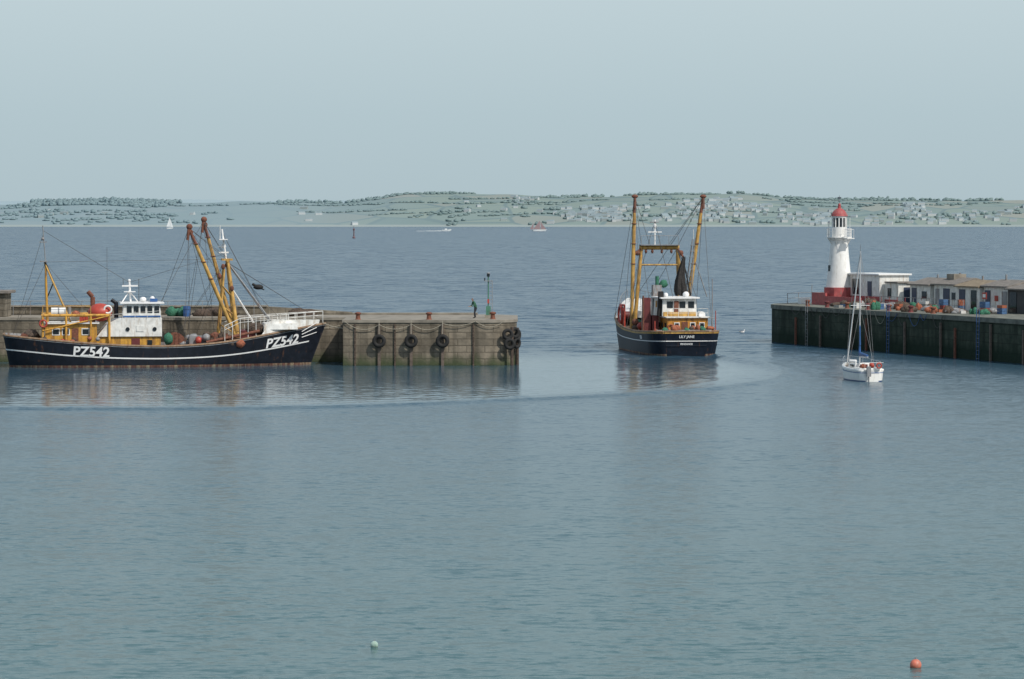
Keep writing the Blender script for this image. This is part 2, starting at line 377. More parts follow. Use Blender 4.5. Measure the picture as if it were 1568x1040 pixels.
for c0,c1,n,y0,y1 in[(868,965,110,6080,6420),(1000,1200,130,6060,6500),(1060,1130,25,6400,6700),(1215,1300,40,6060,6300),(1380,1410,26,6400,6600),(1300,1568,70,6060,6400),(700,860,9,6060,6700),(300,560,6,6060,6600),(790,815,12,6700,6900),(0,200,5,6060,6500),(1568,1900,60,6060,6600)]:
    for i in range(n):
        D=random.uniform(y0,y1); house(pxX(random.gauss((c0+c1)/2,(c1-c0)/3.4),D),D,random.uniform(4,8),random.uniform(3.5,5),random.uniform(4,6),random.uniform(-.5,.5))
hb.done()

# ================================================================= QUAY MATERIALS
def wallmat(name,base,dark,weed,weedz,bs=(1.5,.55)):
    m,nt,N,L,b=nodes(name)
    tc=N.new('ShaderNodeTexCoord'); sp=N.new('ShaderNodeSeparateXYZ'); L.new(tc.outputs['Object'],sp.inputs[0])
    ad=N.new('ShaderNodeMath'); L.new(sp.outputs['X'],ad.inputs[0]); L.new(sp.outputs['Y'],ad.inputs[1])
    cb=N.new('ShaderNodeCombineXYZ'); L.new(ad.outputs[0],cb.inputs[0]); L.new(sp.outputs['Z'],cb.inputs[1])
    br=N.new('ShaderNodeTexBrick'); br.inputs['Scale'].default_value=1; br.inputs['Brick Width'].default_value=bs[0]; br.inputs['Row Height'].default_value=bs[1]; br.inputs['Mortar Size'].default_value=.03
    br.inputs['Color1'].default_value=(*[c*1.15 for c in base],1); br.inputs['Color2'].default_value=(*[c*.8 for c in base],1); br.inputs['Mortar'].default_value=(*[c*.5 for c in base],1)
    L.new(cb.outputs[0],br.inputs['Vector'])
    n=N.new('ShaderNodeTexNoise'); n.inputs['Scale'].default_value=.9; n.inputs['Detail'].default_value=9; n.inputs['Roughness'].default_value=.65; L.new(tc.outputs['Object'],n.inputs['Vector'])
    r=ramp(N,[(.38,0.0),(.66,1.0)]); L.new(n.outputs['Fac'],r.inputs[0])
    mx=N.new('ShaderNodeMixRGB'); L.new(r.outputs[0],mx.inputs[0]); L.new(br.outputs['Color'],mx.inputs[1]); mx.inputs[2].default_value=(*dark,1)
    mp=N.new('ShaderNodeMapping'); mp.inputs['Scale'].default_value=(.9,.9,.08); L.new(tc.outputs['Object'],mp.inputs[0])
    n2=N.new('ShaderNodeTexNoise'); n2.inputs['Scale'].default_value=1.3; n2.inputs['Detail'].default_value=6; L.new(mp.outputs[0],n2.inputs['Vector'])
    r2=ramp(N,[(.45,0.0),(.62,.65)]); L.new(n2.outputs['Fac'],r2.inputs[0])
    mx2=N.new('ShaderNodeMixRGB'); L.new(r2.outputs[0],mx2.inputs[0]); L.new(mx.outputs[0],mx2.inputs[1]); mx2.inputs[2].default_value=(*[c*.55 for c in dark],1)
    zz=N.new('ShaderNodeMath'); zz.operation='MULTIPLY_ADD'; L.new(n2.outputs['Fac'],zz.inputs[0]); zz.inputs[1].default_value=-1.6; L.new(sp.outputs['Z'],zz.inputs[2])
    mr=N.new('ShaderNodeMapRange'); mr.inputs[1].default_value=weedz-.9-.5; mr.inputs[2].default_value=weedz-.8+.3; mr.inputs[3].default_value=1; mr.inputs[4].default_value=0; L.new(zz.outputs[0],mr.inputs[0])
    mx3=N.new('ShaderNodeMixRGB'); L.new(mr.outputs[0],mx3.inputs[0]); L.new(mx2.outputs[0],mx3.inputs[1]); mx3.inputs[2].default_value=(*weed,1)
    L.new(mx3.outputs[0],b.inputs['Base Color']); b.inputs['Roughness'].default_value=.9; b.inputs['Specular IOR Level'].default_value=.25
    bp=N.new('ShaderNodeBump'); bp.inputs['Distance'].default_value=.14; bp.inputs['Strength'].default_value=.9
    mm=N.new('ShaderNodeMath'); mm.operation='MULTIPLY_ADD'; L.new(br.outputs['Fac'],mm.inputs[0]); mm.inputs[1].default_value=-.5; L.new(n.outputs['Fac'],mm.inputs[2])
    L.new(mm.outputs[0],bp.inputs['Height']); L.new(bp.outputs[0],b.inputs['Normal'])
    return m
stone=wallmat('quay_stone',(.27,.23,.175),(.15,.13,.10),(.07,.085,.045),.7)
parst=wallmat('parapet_stone',(.28,.25,.20),(.15,.13,.10),(.15,.14,.1),-5)
pierst=wallmat('pier_weedy_stone',(.075,.09,.065),(.028,.042,.030),(.016,.032,.020),1.4,(2.2,.8))
conc=M('quay_concrete',(.25,.225,.185),.9,var=.3,scale=1.2,bump=.03)
pconc=M('pier_concrete',(.15,.155,.13),.9,var=.4,scale=1.2,bump=.03)

# ================================================================= LEFT QUAY
Q=empty('stone_quay')
nose=[(-1.9+2.3*math.sin(a),254.3-2.3*math.cos(a)) for a in [i*math.pi/2/8 for i in range(9)]]
plan=[(-110,258.5),(-14,258.5),(-14,252)]+nose+[(.4,264.5),(-1.5,267),(-110,267)]
w=B('quay_wall',Q); w.prism(plan,-2,3.55,stone,conc); w.done()
def grow(pl,d):
    n=len(pl); out=[]
    for i,p in enumerate(pl):
        a=Vector(pl[i-1]);b_=Vector(p);c=Vector(pl[(i+1)%n]); e1=(b_-a).normalized(); e2=(c-b_).normalized()
        n1=Vector((e1.y,-e1.x)); n2=Vector((e2.y,-e2.x)); k=(n1+n2); k=k/max(k.dot(n1),.3); out.append((b_.x+k.x*d,b_.y+k.y*d))
    return out
c=B('quay_coping',Q); c.prism(grow(plan,.08),3.554,3.78,conc); c.done(.03)
p=B('quay_parapet',Q); p.box(-110,-21.5,265.8,266.9,3.784,4.45,parst); p.box(-110,-21.4,265.7,267,4.454,4.60,conc)
p.add([(-21.49,265.8,3.784),(-14,265.8,3.784),(-14,266.9,3.784),(-21.49,266.9,3.784),(-21.49,265.8,4.5),(-14,265.8,4.0),(-14,266.9,4.0),(-21.49,266.9,4.5)],[(0,1,5,4),(1,2,6,5),(2,3,7,6),(4,5,6,7)],parst)
p.box(-13.99,-3,266,266.8,3.784,3.95,conc)
p.done(.02)
r=B('quay_edge_railing',Q)
for i in range(26):
    x=-60+i*1.5; r.tube((x,265.3,3.79),(x,265.3,5.0),.03,greyst,n=5)
r.tube((-60,265.3,5.0),(-22.5,265.3,5.0),.03,greyst,n=5); r.tube((-60,265.3,4.6),(-22.5,265.3,4.6),.02,greyst,n=5); r.done()
f=B('quay_fender_timbers',Q)
for x in(-11.0,-8.35,-5.75): f.box(x-.12,x+.12,251.80,251.98,-.5,3.45,deckm)
for x in(-13.0,-9.7,-3.2): f.box(x-.06,x+.06,251.86,251.98,-.5,3.45,brownnet)
f.tube((-.0,251.95,-1),(-.0,251.95,3.2),.13,brownnet); f.tube((.45,253.4,-1),(.45,253.4,3.1),.13,brownnet); f.done()
r=B('quay_ropes',Q)
for a,b_,d in[((-13.9,251.85,3.7),(-11,251.8,3.4),.55),((-11,251.8,3.4),(-8.3,251.8,3.45),.4),((-8.3,251.8,3.45),(-5.7,251.8,3.5),.5),((-5.7,251.8,3.5),(-3,251.85,3.7),.3),((-3,251.85,3.7),(-.8,251.9,3.6),.45)]: r.sag(a,b_,d,.025,rope)
for x in(-11.0,-8.35,-5.75): r.tube((x,251.7,3.75),(x,251.6,2.4),.025,rope)
r.done()
def tyre(x,y,z,R,rz=0,name='tyre_fender'):
    t=B(name,loc=(x,y,z),rz=rz); t.torus((0,0,0),R*.72,R*.30,rubber,'y',24,10); t.torus((0,-.02,0),R*.48,R*.07,rubber,'y',20,6); t.done()
for x in(-11.0,-8.35,-5.75): tyre(x,251.55,2.05,.56)
for i,(x,y,z,a) in enumerate([(-.35,251.8,2.6,.25),(.25,252.4,2.7,.7),(-.2,251.7,1.8,.3),(.5,253.2,2.5,1.2),(.4,252.6,1.85,.9)]): tyre(x,y,z,.48,a)
for x,y in[(-12.8,252.9),(-6.9,252.9),(-1.6,254),(-24,259.5),(-36,259.5)]:
    bb=B('mooring_bollard',loc=(x,y,3.78)); bb.lathe([(.0,0),(.28,0),(.2,.08),(.17,.4),(.27,.46),(.27,.56),(.15,.62),(0,.63)],rustm,n=14); bb.done()
s_=B('harbour_light_post',loc=(-2.0,257,3.78))
gpost=M('faded_green_paint',(.07,.20,.14),.6,rust=.3)
s_.tube((0,0,0),(0,0,3.5),.055,gpost); s_.box(-.3,.3,-.3,.3,0,.25,conc); s_.box(-.32,.3,-.15,.15,3.1,3.16,greyst); s_.tube((0,0,3.5),(0,0,3.75),.13,glass,n=10); s_.sph((0,0,3.78),(.15,.15,.08),greyst)
s_.tube((-.3,0,3.1),(-.3,0,3.4),.05,glass); s_.box(-.08,.08,-.12,.12,1.25,1.6,red); s_.box(-.2,.2,-.14,.14,.25,1.0,gpost)
for k in range(8): s_.tube((.12,-.02,.5+k*.35),(.32,-.02,.5+k*.35),.02,greyst)
s_.tube((.33,0,.2),(.33,0,3.2),.025,greyst); s_.done()
hut=empty('quay_hut',(-45.9,261.5,3.782))
a=B('walls',hut); a.box(-2.6,2.6,-1.6,1.6,0,2.0,parst); a.done(.02)
a=B('roof',hut); a.box(-2.9,2.95,-1.9,1.9,2.004,2.25,slate); a.done(.03)
a=B('door',hut); a.box(1.0,1.9,-1.65,-1.603,0,1.85,navy); a.box(-1.5,-.4,-1.65,-1.603,.8,1.6,glass); a.done()
def pile(name,loc,size,mat,n=7):
    b_=B(name,loc=loc)
    for i in range(n):
        b_.sph((random.uniform(-.5,.5)*size[0],random.uniform(-.4,.4)*size[1],size[2]*random.uniform(.2,.45)),(size[0]*random.uniform(.25,.45),size[1]*.35,size[2]*random.uniform(.35,.6)),mat,14,9,.12)
    return b_.done()
pile('green_net_pile',(-28.9,262,3.78),(1.5,1,.9),green)
pile('brown_net_pile',(-25.6,262,3.78),(2.6,1,.8),brownnet,9)
pile('brown_net_pile',(-18.5,261,3.78),(2.2,1,.7),brownnet,9)
bb=B('blue_barrel',loc=(-27.9,261,3.78)); bb.lathe([(0,0),(.3,0),(.33,.3),(.3,.6),(.33,.62),(.3,.9),(0,.92)],bluep,n=16); bb.done()

# ================================================================= PERSON
def person(name,loc,rz,top,legs):
    pts=[('pel',(0,0,.92),.155),('wst',(.05,0,1.05),.14),('chs',(.14,0,1.25),.165),('nk0',(.22,0,1.40),.09),('nk',(.25,0,1.46),.055),('hd0',(.29,0,1.53),.075),('hd1',(.31,0,1.62),.09),('hd2',(.32,0,1.70),.06)]
    E=[('pel','wst'),('wst','chs'),('chs','nk0'),('nk0','nk'),('nk','hd0'),('hd0','hd1'),('hd1','hd2')]
    for sg,n in((1,'l'),(-1,'r')):
        fw=.16 if sg>0 else -.05
        pts+=[('hp'+n,(0,.10*sg,.86),.11),('kn'+n,(.08+fw*.6,.12*sg,.48),.07),('an'+n,(fw,.13*sg,.10),.045),('to'+n,(fw+.19,.15*sg,.04),.04)]
        E+=[('pel','hp'+n),('hp'+n,'kn'+n),('kn'+n,'an'+n),('an'+n,'to'+n)]
        pts+=[('sh'+n,(.19,.19*sg,1.36),.075),('el'+n,(.25,.26*sg,1.08),.05),('wr'+n,(.47,.17*sg,1.02),.03),('pm'+n,(.54,.15*sg,1.02),.032)]
        E+=[('chs','sh'+n),('sh'+n,'el'+n),('el'+n,'wr'+n),('wr'+n,'pm'+n)]
        for k in range(4):
            o=(k-1.5)*.02; l=(.07,.08,.075,.06)[k]
            pts+=[(f'f{k}a'+n,(.585,.15*sg+o,1.02),.010),(f'f{k}b'+n,(.585+l*.5,.15*sg+o,1.005),.009),(f'f{k}c'+n,(.58+l*.7,.15*sg+o,.975),.008)]
            E+=[('pm'+n,f'f{k}a'+n),(f'f{k}a'+n,f'f{k}b'+n),(f'f{k}b'+n,f'f{k}c'+n)]
        pts+=[('tha'+n,(.54,(.15-.045)*sg,1.03),.011),('thb'+n,(.575,(.15-.065)*sg,1.02),.009)]
        E+=[('pm'+n,'tha'+n),('tha'+n,'thb'+n)]
    ix={p[0]:i for i,p in enumerate(pts)}
    me=bpy.data.meshes.new(name); me.from_pydata([p[1] for p in pts],[(ix[a],ix[b_]) for a,b_ in E],[])
    o=bpy.data.objects.new('tmp',me); sc.collection.objects.link(o)
    o.modifiers.new('s','SKIN'); o.modifiers.new('u','SUBSURF').levels=1
    for i,sv in enumerate(me.skin_vertices[0].data): sv.radius=(pts[i][2],pts[i][2]); sv.use_root=(i==0)
    dg=bpy.context.evaluated_depsgraph_get(); m2=bpy.data.meshes.new_from_object(o.evaluated_get(dg)); bpy.data.objects.remove(o)
    for mt in(top,legs,skin,rubber,hair): m2.materials.append(mt)
    for pg in m2.polygons:
        c=pg.center; pg.use_smooth=True
        if c.z<.11: k=3
        elif c.z<.93 and c.x<.4: k=1
        elif c.z>1.44: k=4 if (c.z>1.66 or c.x<.28) else 2
        elif c.x>.47: k=2
        else: k=0
        pg.material_index=k
    root=empty(name,loc,rz)
    b1=bpy.data.objects.new('body',m2); sc.collection.objects.link(b1); b1.parent=root
    f=B('face',root); f.sph((.405,0,1.60),(.022,.014,.022),skin,8,6)
    for sg in(-1,1): f.sph((.385,.033*sg,1.625),.011,glass,6,5); f.sph((.31,.09*sg,1.60),(.02,.012,.03),skin,8,6)
    f.box(.385,.398,-.025,.025,1.56,1.568,maroon); f.done()
    return root
per=person('person',(-3.05,256.2,3.78),math.radians(205),jacket,trouser)

# ================================================================= LEFT TRAWLER
T=empty('moored_trawler',(-41.35,250.3,0),math.radians(8.6))
sheer=[(-2,2.75),(0,2.7),(2,2.45),(5,2.15),(9,1.85),(12.7,1.72),(16,1.82),(18.5,2.05),(20.9,2.45),(23.5,2.95),(26.3,3.5),(28,3.7)]
H=Hull(24.8,6.6,sheer,rake=1.3,over=.5,sd=.78,sw=.5)
line=[(-2,1.55),(0,1.5),(5,1.0),(9,.78),(13,.70),(17,.80),(20,1.05),(23,1.5),(26,2.1),(28,2.4)]
H.build(T,black,boot,.18,.8,stripe=[('white_sheer_line',lambda t:sm_interp(line,t*26.2),.11,cleanwhite,-1,.97),('topside_line',lambda t:H.zs(t)-.14,.05,greyst,0,1)])
d=B('registration_letters',T)
H.decal(d,'PZ542',5.1,.98,1.12,cleanwhite,-1,-.03,.03,.1)
H.decal(d,'PZ542',20.9,1.45,1.05,cleanwhite,-1,.15,.03,.2)
d.done()
d=B('bow_rope_fenders',T)
for k in range(3):
    pts=[]
    for i in range(9):
        xl=24.0+i*.16; z=2.3+.24*k+i*.05+.02*k*i
        t=xl/H.L
        for _ in range(4):
            x,hh_=H.pt(min(t,1),z); t+=(xl-x)/H.L
        pts.append((xl,-(H.pt(min(t,1),z)[1]+.04),z))
    d.path(pts,.035,cleanwhite)
d.done()
fc=B('forecastle_bulwark',T)
for sg in(-1,1):
    vs=[]; n=16
    for i in range(n+1):
        xl=20.6+i/n*4.3; t=xl/(H.L+.6)
        z0=H.zs(t)+.08; z1=max(z0+.02,min(3.75, z0+ (1.15*min(1,i/3))))
        x,hh_=H.pt(min(t,1),H.zs(t)); hh_=max(hh_-.05,.05)
        vs+=[(x,sg*hh_,z0),(x+.08,sg*hh_*.97,z1)]
    fc.add(vs,[(2*i,2*i+2,2*i+3,2*i+1) for i in range(n)],white)
fc.box(20.8,23.6,-1.9,1.9,3.0,3.5,white,(.1,.1))
fc.done()
r=B('bow_railing',T)
for sg in(-1,1):
    tp=[];md=[]
    for i in range(13):
        xl=18.3+i*.64; t=min(xl/26.2,1); x,hh_=H.pt(t,H.zs(t)); hh_=max(hh_-.12,0)
        zt=3.85+.05*i+ (0 if i>2 else -.25*(2-i)); z0=H.zs(t)
        r.tube((x,sg*hh_,z0),(x,sg*hh_,zt),.03,white,n=5); tp.append((x,sg*hh_,zt)); md.append((x,sg*hh_,zt-.33))
    r.path(tp,.035,white); r.path(md,.024,white)
r.done()
a=B('aft_deckhouse',T)
a.box(2.9,7.1,-2.0,2.0,1.3,3.55,yellow); a.box(2.7,7.3,-2.2,2.2,3.554,3.66,white)
for x in(3.5,4.3,5.9): a.box(x-.05,x+.6,-2.03,-2.002,2.62,3.2,white); a.box(x+.03,x+.52,-2.045,-2.032,2.7,3.12,glass)
a.box(5.05,5.6,-2.03,-2.002,1.5,3.2,rustm)
a.done(.03)
a=B('stern_gantry',T)
for sg in(-1,1):
    for x in(2.7,4.6,6.6,8.1): a.tube((x,2.3*sg,1.6),(x,2.1*sg,4.25),.10,yellow)
    a.tube((2.6,2.1*sg,4.25),(8.2,2.1*sg,4.25),.12,yellow); a.tube((2.7,2.3*sg,3.0),(8.1,2.2*sg,4.2),.06,yellow)
    for x in(2.7,4.6,6.6): a.tube((x,2.1*sg,4.25),(x,2.05*sg,4.95),.03,boomy,n=5)
    a.tube((2.7,2.05*sg,4.95),(6.6,2.05*sg,4.95),.03,boomy,n=5)
for x in(2.7,4.6,8.1): a.tube((x,-2.1,4.25),(x,2.1,4.25),.10,yellow)
a.done()
a=B('liferaft_and_drum',T)
a.tube((3.4,-1.6,4.55),(4.6,-1.6,4.55),.34,cleanwhite,n=14); a.tube((3.95,-1.6,4.55),(4.05,-1.6,4.55),.36,greyst,n=14)
a.sph((7.4,-.6,4.45),(1.0,1.1,.75),red,18,10); a.torus((8.0,-1.5,4.7),.3,.08,cleanwhite,'y'); a.sph((5.4,-1.2,4.35),(.35,.3,.28),orange)
a.tube((6.8,.4,3.6),(6.8,.4,5.7),.2,rustm,n=12); a.tube((6.8,.4,5.7),(6.4,.4,6.15),.18,rustm,n=12)
a.box(5.7,6.4,-1.5,-.8,3.67,4.2,red); a.tube((4.9,.8,3.66),(4.9,.8,4.9),.14,greyst,n=10); a.torus((2.75,-2.35,3.6),.28,.07,red,'y')
a.done()
a=B('accommodation',T)
a.add([(7.1,-2.1,2.5),(12.4,-2.1,2.5),(12.4,2.1,2.5),(7.1,2.1,2.5),(7.9,-2.05,3.5),(12.4,-2.05,4.0),(12.4,2.05,4.0),(7.9,2.05,3.5),(8.9,-2.05,4.0),(8.9,2.05,4.0)],[(0,1,5,8,4),(1,2,6,5),(2,3,7,9,6),(3,0,4,7),(4,8,9,7),(8,5,6,9)],white)
a.box(7.1,12.3,-1.95,1.95,1.0,2.497,yellow); a.box(9.9,10.6,-1.98,-1.952,1.3,2.35,maroon); a.box(11.2,11.6,-1.98,-1.952,1.8,2.2,glass)
a.box(10.3,10.9,-2.125,-2.102,2.9,3.4,white); a.tube((9.6,-2.08,3.1),(9.6,-2.14,3.1),.17,glass,n=12); a.tube((11.8,-2.08,3.1),(11.8,-2.14,3.1),.17,glass,n=12)
for x in(8.2,9.2,10.2,11.2,12.3): a.tube((x,-2.15,3.5 if x<9 else 4.0),(x,-2.15,4.6),.02,white,n=5)
a.tube((8.2,-2.15,4.3),(12.3,-2.15,4.6),.02,white,n=5)
a.done(.03)
a=B('wheelhouse',T)
a.box(9.2,12.35,-1.75,1.75,4.003,5.15,white,(.1,.06)); a.box(9.0,12.6,-1.95,1.95,5.154,5.28,cleanwhite)
for i in range(5):
    x=9.55+i*.56; a.box(x,x+.4,-1.765,-1.69,4.42,4.98,glass)
a.box(12.24,12.345,-1.5,1.5,4.5,4.95,glass); a.box(9.2,12.3,-1.79,-1.755,4.06,4.2,bluep)
a.tube((8.7,-.9,4.0),(8.7,-.9,5.3),.18,black,n=12); a.tube((8.7,-.9,5.2),(8.3,-.9,5.5),.16,black,n=12)
a.done(.03)
a=B('wheelhouse_mast',T)
a.tube((9.9,0,5.3),(9.8,0,7.0),.09,cleanwhite); a.box(9.2,10.5,-.1,.1,6.55,6.68,cleanwhite); a.box(9.35,10.3,-.5,.5,6.1,6.16,cleanwhite); a.sph((9.8,0,7.05),.13,cleanwhite)
a.tube((9.3,0,6.6),(9.3,0,7.2),.02,wirem); a.tube((9.8,0,6.2),(9.2,-.7,5.3),.05,cleanwhite); a.tube((9.8,0,6.2),(10.5,.7,5.3),.05,cleanwhite)
a.tube((10.6,.6,5.3),(10.6,.6,7.2),.02,wirem); a.sph((10.9,-.8,5.5),(.28,.28,.22),cleanwhite); a.sph((11.7,.5,5.5),(.22,.22,.25),cleanwhite)
a.tube((8.0,1,4.0),(8.0,1,9.8),.018,wirem,n=4); a.box(11.5,12.1,-.3,.3,5.3,5.55,bluep); a.done()
a=B('mizzen_mast',T)
a.tube((3.15,0,1.4),(2.95,0,8.7),.13,yellow,.08); a.tube((2.95,0,8.7),(2.75,0,11.6),.045,greyst); a.tube((2.9,0,8.5),(5.0,.9,3.6),.08,boomy); a.tube((2.9,0,8.5),(5.0,-.9,3.6),.08,boomy)
a.tube((2.9,0,8.6),(3.6,0,6.9),.09,black); a.tube((3.6,0,6.9),(3.05,0,5.6),.05,black); a.box(2.45,3.05,-.05,.05,10.2,10.28,greyst); a.sph((2.75,0,10.5),.14,greyst); a.box(2.5,3.1,-.4,.4,8.6,8.7,greyst); a.done()
a=B('derrick_gantry',T)
for sg in(-1,1):
    a.tube((18.8,1.6*sg,1.2),(17.9,.75*sg,8.7),.19,boomy,.13); a.tube((17.0,1.5*sg,1.2),(17.6,.8*sg,8.0),.09,boomy)
    for z in(2.6,4.2,5.8): a.tube((18.7-.12*(z-1.2),(1.6-.113*(z-1.2))*sg,z),(17.1+.08*(z-1.2),(1.5-.1*(z-1.2))*sg,z+.8),.05,boomy,n=5)
for z,y in((8.7,.95),(6.9,1.1),(4.8,1.3)): a.tube((18.8-.12*(z-1.2),-y,z),(18.8-.12*(z-1.2),y,z),.13,boomy)
a.box(17.4,18.3,-.9,.9,8.7,8.85,boomy)
for z in np.arange(1.6,8.6,.35): a.tube((18.95-.12*(z-1.2),-.25,z),(18.95-.12*(z-1.2),.25,z),.025,greyst,n=4)
a.tube((17.8,0,8.8),(17.45,0,11.3),.08,cleanwhite); a.box(17.2,17.9,-.5,.5,10.4,10.48,cleanwhite); a.sph((17.6,.35,9.9),.2,cleanwhite); a.box(17.2,18.0,-.08,.08,9.3,9.42,cleanwhite); a.box(17.1,17.8,-.06,.06,9.8,9.88,cleanwhite)
a.tube((17.3,0,10.5),(17.3,0,11.6),.03,white)
for p_ in((17.5,-.9,8.2),(17.9,.8,8.3),(17.2,-1.1,7.4),(18.2,-1.2,6.4)): a.sph(p_,(.17,.12,.24),rustm,8,6)
a.done()
a=B('beam_trawl_booms',T)
for p0,p1 in(((18.6,-1.9,2.1),(14.6,-2.7,11.4)),((18.7,1.9,2.1),(16.05,2.5,12.0))):
    p0=Vector(p0);p1=Vector(p1); pm=p0.lerp(p1,.5); pc=p0.lerp(p1,.86)
    a.tube(p0,pm,.13,boomy,.17,10); a.tube(pm,pc,.17,boomy,.14,10); a.tube(pc,p1,.14,rustm,.10,10)
    a.sph(p1+Vector((.05,0,.1)),(.26,.18,.25),rustm,10,7); a.tube(p1,p1+Vector((-.1,0,-1.0)),.12,rustm); a.torus(p1+Vector((.1,0,-.35)),.2,.06,rustm,'y',12,6)
    for q in(.55,.7,.86): a.torus(p0.lerp(p1,q),.19,.05,rustm,'z',12,6)
    a.sph(p0,(.35,.3,.3),rustm,10,7)
a.done()
a=B('foremast_struts',T)
for sg in(-1,1): a.tube((18.0,.7*sg,8.4),(21.4,1.3*sg,3.7),.06,greyst); a.tube((18.1,.7*sg,6.6),(20.1,1.2*sg,3.4),.05,white)
a.sph((20.4,-.9,6.5),(.42,.3,.22),rubber,12,8); a.tube((19.9,-.9,6.75),(20.9,-.9,6.25),.12,rubber,.04); a.done()
a=B('rigging_wires',T)
W=lambda p,q,r_=.02:a.tube(p,q,r_,wirem,n=4)
for sg,tp in((-1,(14.6,-2.7,11.4)),(1,(16.05,2.5,12.0))):
    W(tp,(17.9,.7*sg,8.7)); W(tp,(17.9,.7*sg,8.9)); W(tp,(14.2,2.9*sg,1.9)); W(tp,(14.6,2.9*sg,1.9)); W(tp,(12.4,1*sg,5.2)); W((17.8,.7*sg,8.6),(25.8,0,3.6)); W((17.5,0,11.0),(21.3,1*sg,3.7))
    W(tp,(17.3,.5*sg,7.4)); W(tp,(18.6,1.9*sg,2.4)); W(tp,(16.9,1.8*sg,2.3)); W((17.6,.8*sg,8.4),(15.2,2.5*sg,2.0)); W((17.6,.8*sg,8.4),(13.6,1.2*sg,2.4))
W((2.75,0,11.2),(9.8,0,6.9)); W((2.9,0,8.6),(17.6,0,8.8),.016); W((2.75,0,10.8),(.3,.8,2.7)); W((2.9,0,8.4),(.3,-.8,2.7)); W((9.8,0,6.9),(17.5,0,9.2),.016); W((17.9,0,8.6),(22.5,-1.5,3.5))
W((2.9,0,8.6),(2.9,-2.1,4.2));W((2.9,0,8.6),(6.6,-2.1,4.2)); a.done()
a=B('deck_winch_and_gear',T)
a.tube((13.6,-1.7,1.9),(13.6,1.7,1.9),.55,greyst,n=16)
for y in(-1.7,-.6,.6,1.7): a.tube((13.6,y-.05,1.9),(13.6,y+.05,1.9),.8,rustm,n=18)
a.box(14.6,16.2,-2.2,-1.0,1,2.5,greyst); a.box(16.5,18,-2.4,-1.6,1.1,2.7,rustm,(.2,.1))
for i in range(22): a.sph((random.uniform(14.0,18.8),random.uniform(-2.6,-1.4),random.uniform(1.6,2.6)),(random.uniform(.25,.55),.35,random.uniform(.2,.45)),random.choice([brownnet,brownnet,rustm,greyst,orange,red]),9,6,.15)
a.tube((16,-2.7,2.0),(20.4,-2.2,2.9),.13,rustm); a.sph((20.1,-1.2,3.0),(.8,.6,.5),brownnet,12,8,.15); a.sph((12.9,-2.2,2.3),(.4,.3,.5),green,9,6,.1)
a.box(18.9,20.2,-1.5,1.5,1.6,2.9,maroon); a.tube((1.2,-1.6,2.4),(1.2,1.6,2.4),.35,rustm,n=12); a.sph((1.8,-.6,2.6),(.7,.8,.45),brownnet,10,7,.2)
for i in range(12): a.sph((random.uniform(2.5,8),-2.55+random.uniform(-.1,.2),random.uniform(2.0,2.4)),(.2,.15,.18),random.choice([orange,greyst,red,brownnet]),8,6,.1)
a.done()
a=B('mooring_lines',T); a.sag((25.8,-.2,3.5),(29.6,-2.3,3.6),.5,.03,rope); a.sag((24.5,.8,3.2),(28.6,1,3.7),.4,.03,rope); a.done()

# ================================================================= CENTRE TRAWLER (leaving)
C=empty('departing_trawler',(15.45,270.2,0),math.atan2(.99,-.141))
sheer2=[(-2,2.25),(0,2.2),(3,2.1),(7,2.0),(13,2.1),(18,2.55),(23,3.3),(27,3.9),(30,4.2)]
H2=Hull(26,6.9,sheer2,rake=1.3,over=.45,sd=.93,sw=.8,bowp=2.6)
dark=M('hull_blue_black',(.010,.015,.026),.5,var=.3,rust=.10,spec=.25)
H2.build(C,dark,boot,.16,.8,stripe=[('white_sheer_line',lambda t:.60*H2.zs(t),.07,cleanwhite,-1,.97),('rubbing_strake',lambda t:.42*H2.zs(t),.14,dark,0,.9),('ochre_topline',lambda t:H2.zs(t)-.14,.13,boomy,-1,1)],inner=maroon)
d=B('stern_name_letters',C)
for txt,sz,z0 in(('LILY JANE',.32,1.6),('PENZANCE',.22,.98)):
    v,f=text_mesh(txt,sz,.008); wmax=max(p_[0] for p_ in v)
    d.add([(H2.pt(0,z0+p_[1])[0]-.05,-(p_[0]-wmax/2),z0+p_[1]) for p_ in v],f,cleanwhite)
H2.decal(d,'PZ63',23.6,1.9,.8,cleanwhite,1,.1); H2.decal(d,'PZ63',4.2,1.42,.38,cleanwhite,1,0)
d.done()
a=B('deckhouse',C)
a.box(3.4,9.5,-2.7,1.0,1.2,3.25,deepo); a.box(3.2,9.7,-2.85,1.15,3.254,3.36,white)
for y in(-2.4,-1.55,-.1): a.box(3.35,3.398,y,y+.5,2.3,2.85,cleanwhite); a.box(3.33,3.349,y+.07,y+.43,2.36,2.79,glass)
a.box(3.34,3.398,-.85,-.3,1.3,2.9,rustm); a.torus((3.3,.72,2.4),.26,.07,orange,'x'); a.torus((3.3,-2.5,1.8),.24,.07,orange,'x')
for x in(4,5.5,7): a.box(x,x+.6,1.003,1.05,2.3,2.8,glass)
a.done(.03)
a=B('wheelhouse',C)
a.box(4.9,9.2,-2.0,1.2,3.364,4.95,white,(.12,.08)); a.box(4.6,9.4,-2.2,1.4,4.954,5.08,cleanwhite)
for y in(-1.75,-.95,.2): a.box(4.93,5.02,y,y+.55,4.1,4.7,glass)
for x in(5.5,6.5,7.6): a.box(x,x+.7,1.10,1.17,4.1,4.7,glass)
a.box(4.84,4.895,-1.9,1.1,3.37,3.75,boomy); a.box(4.86,4.94,-.32,.1,3.4,4.75,rustm)
a.tube((4.5,-2.4,3.5),(5.6,-2.4,3.5),.3,cleanwhite,n=12); a.sph((6,-1.2,5.3),(.3,.3,.28),cleanwhite); a.sph((6.3,.6,5.25),(.22,.22,.22),cleanwhite)
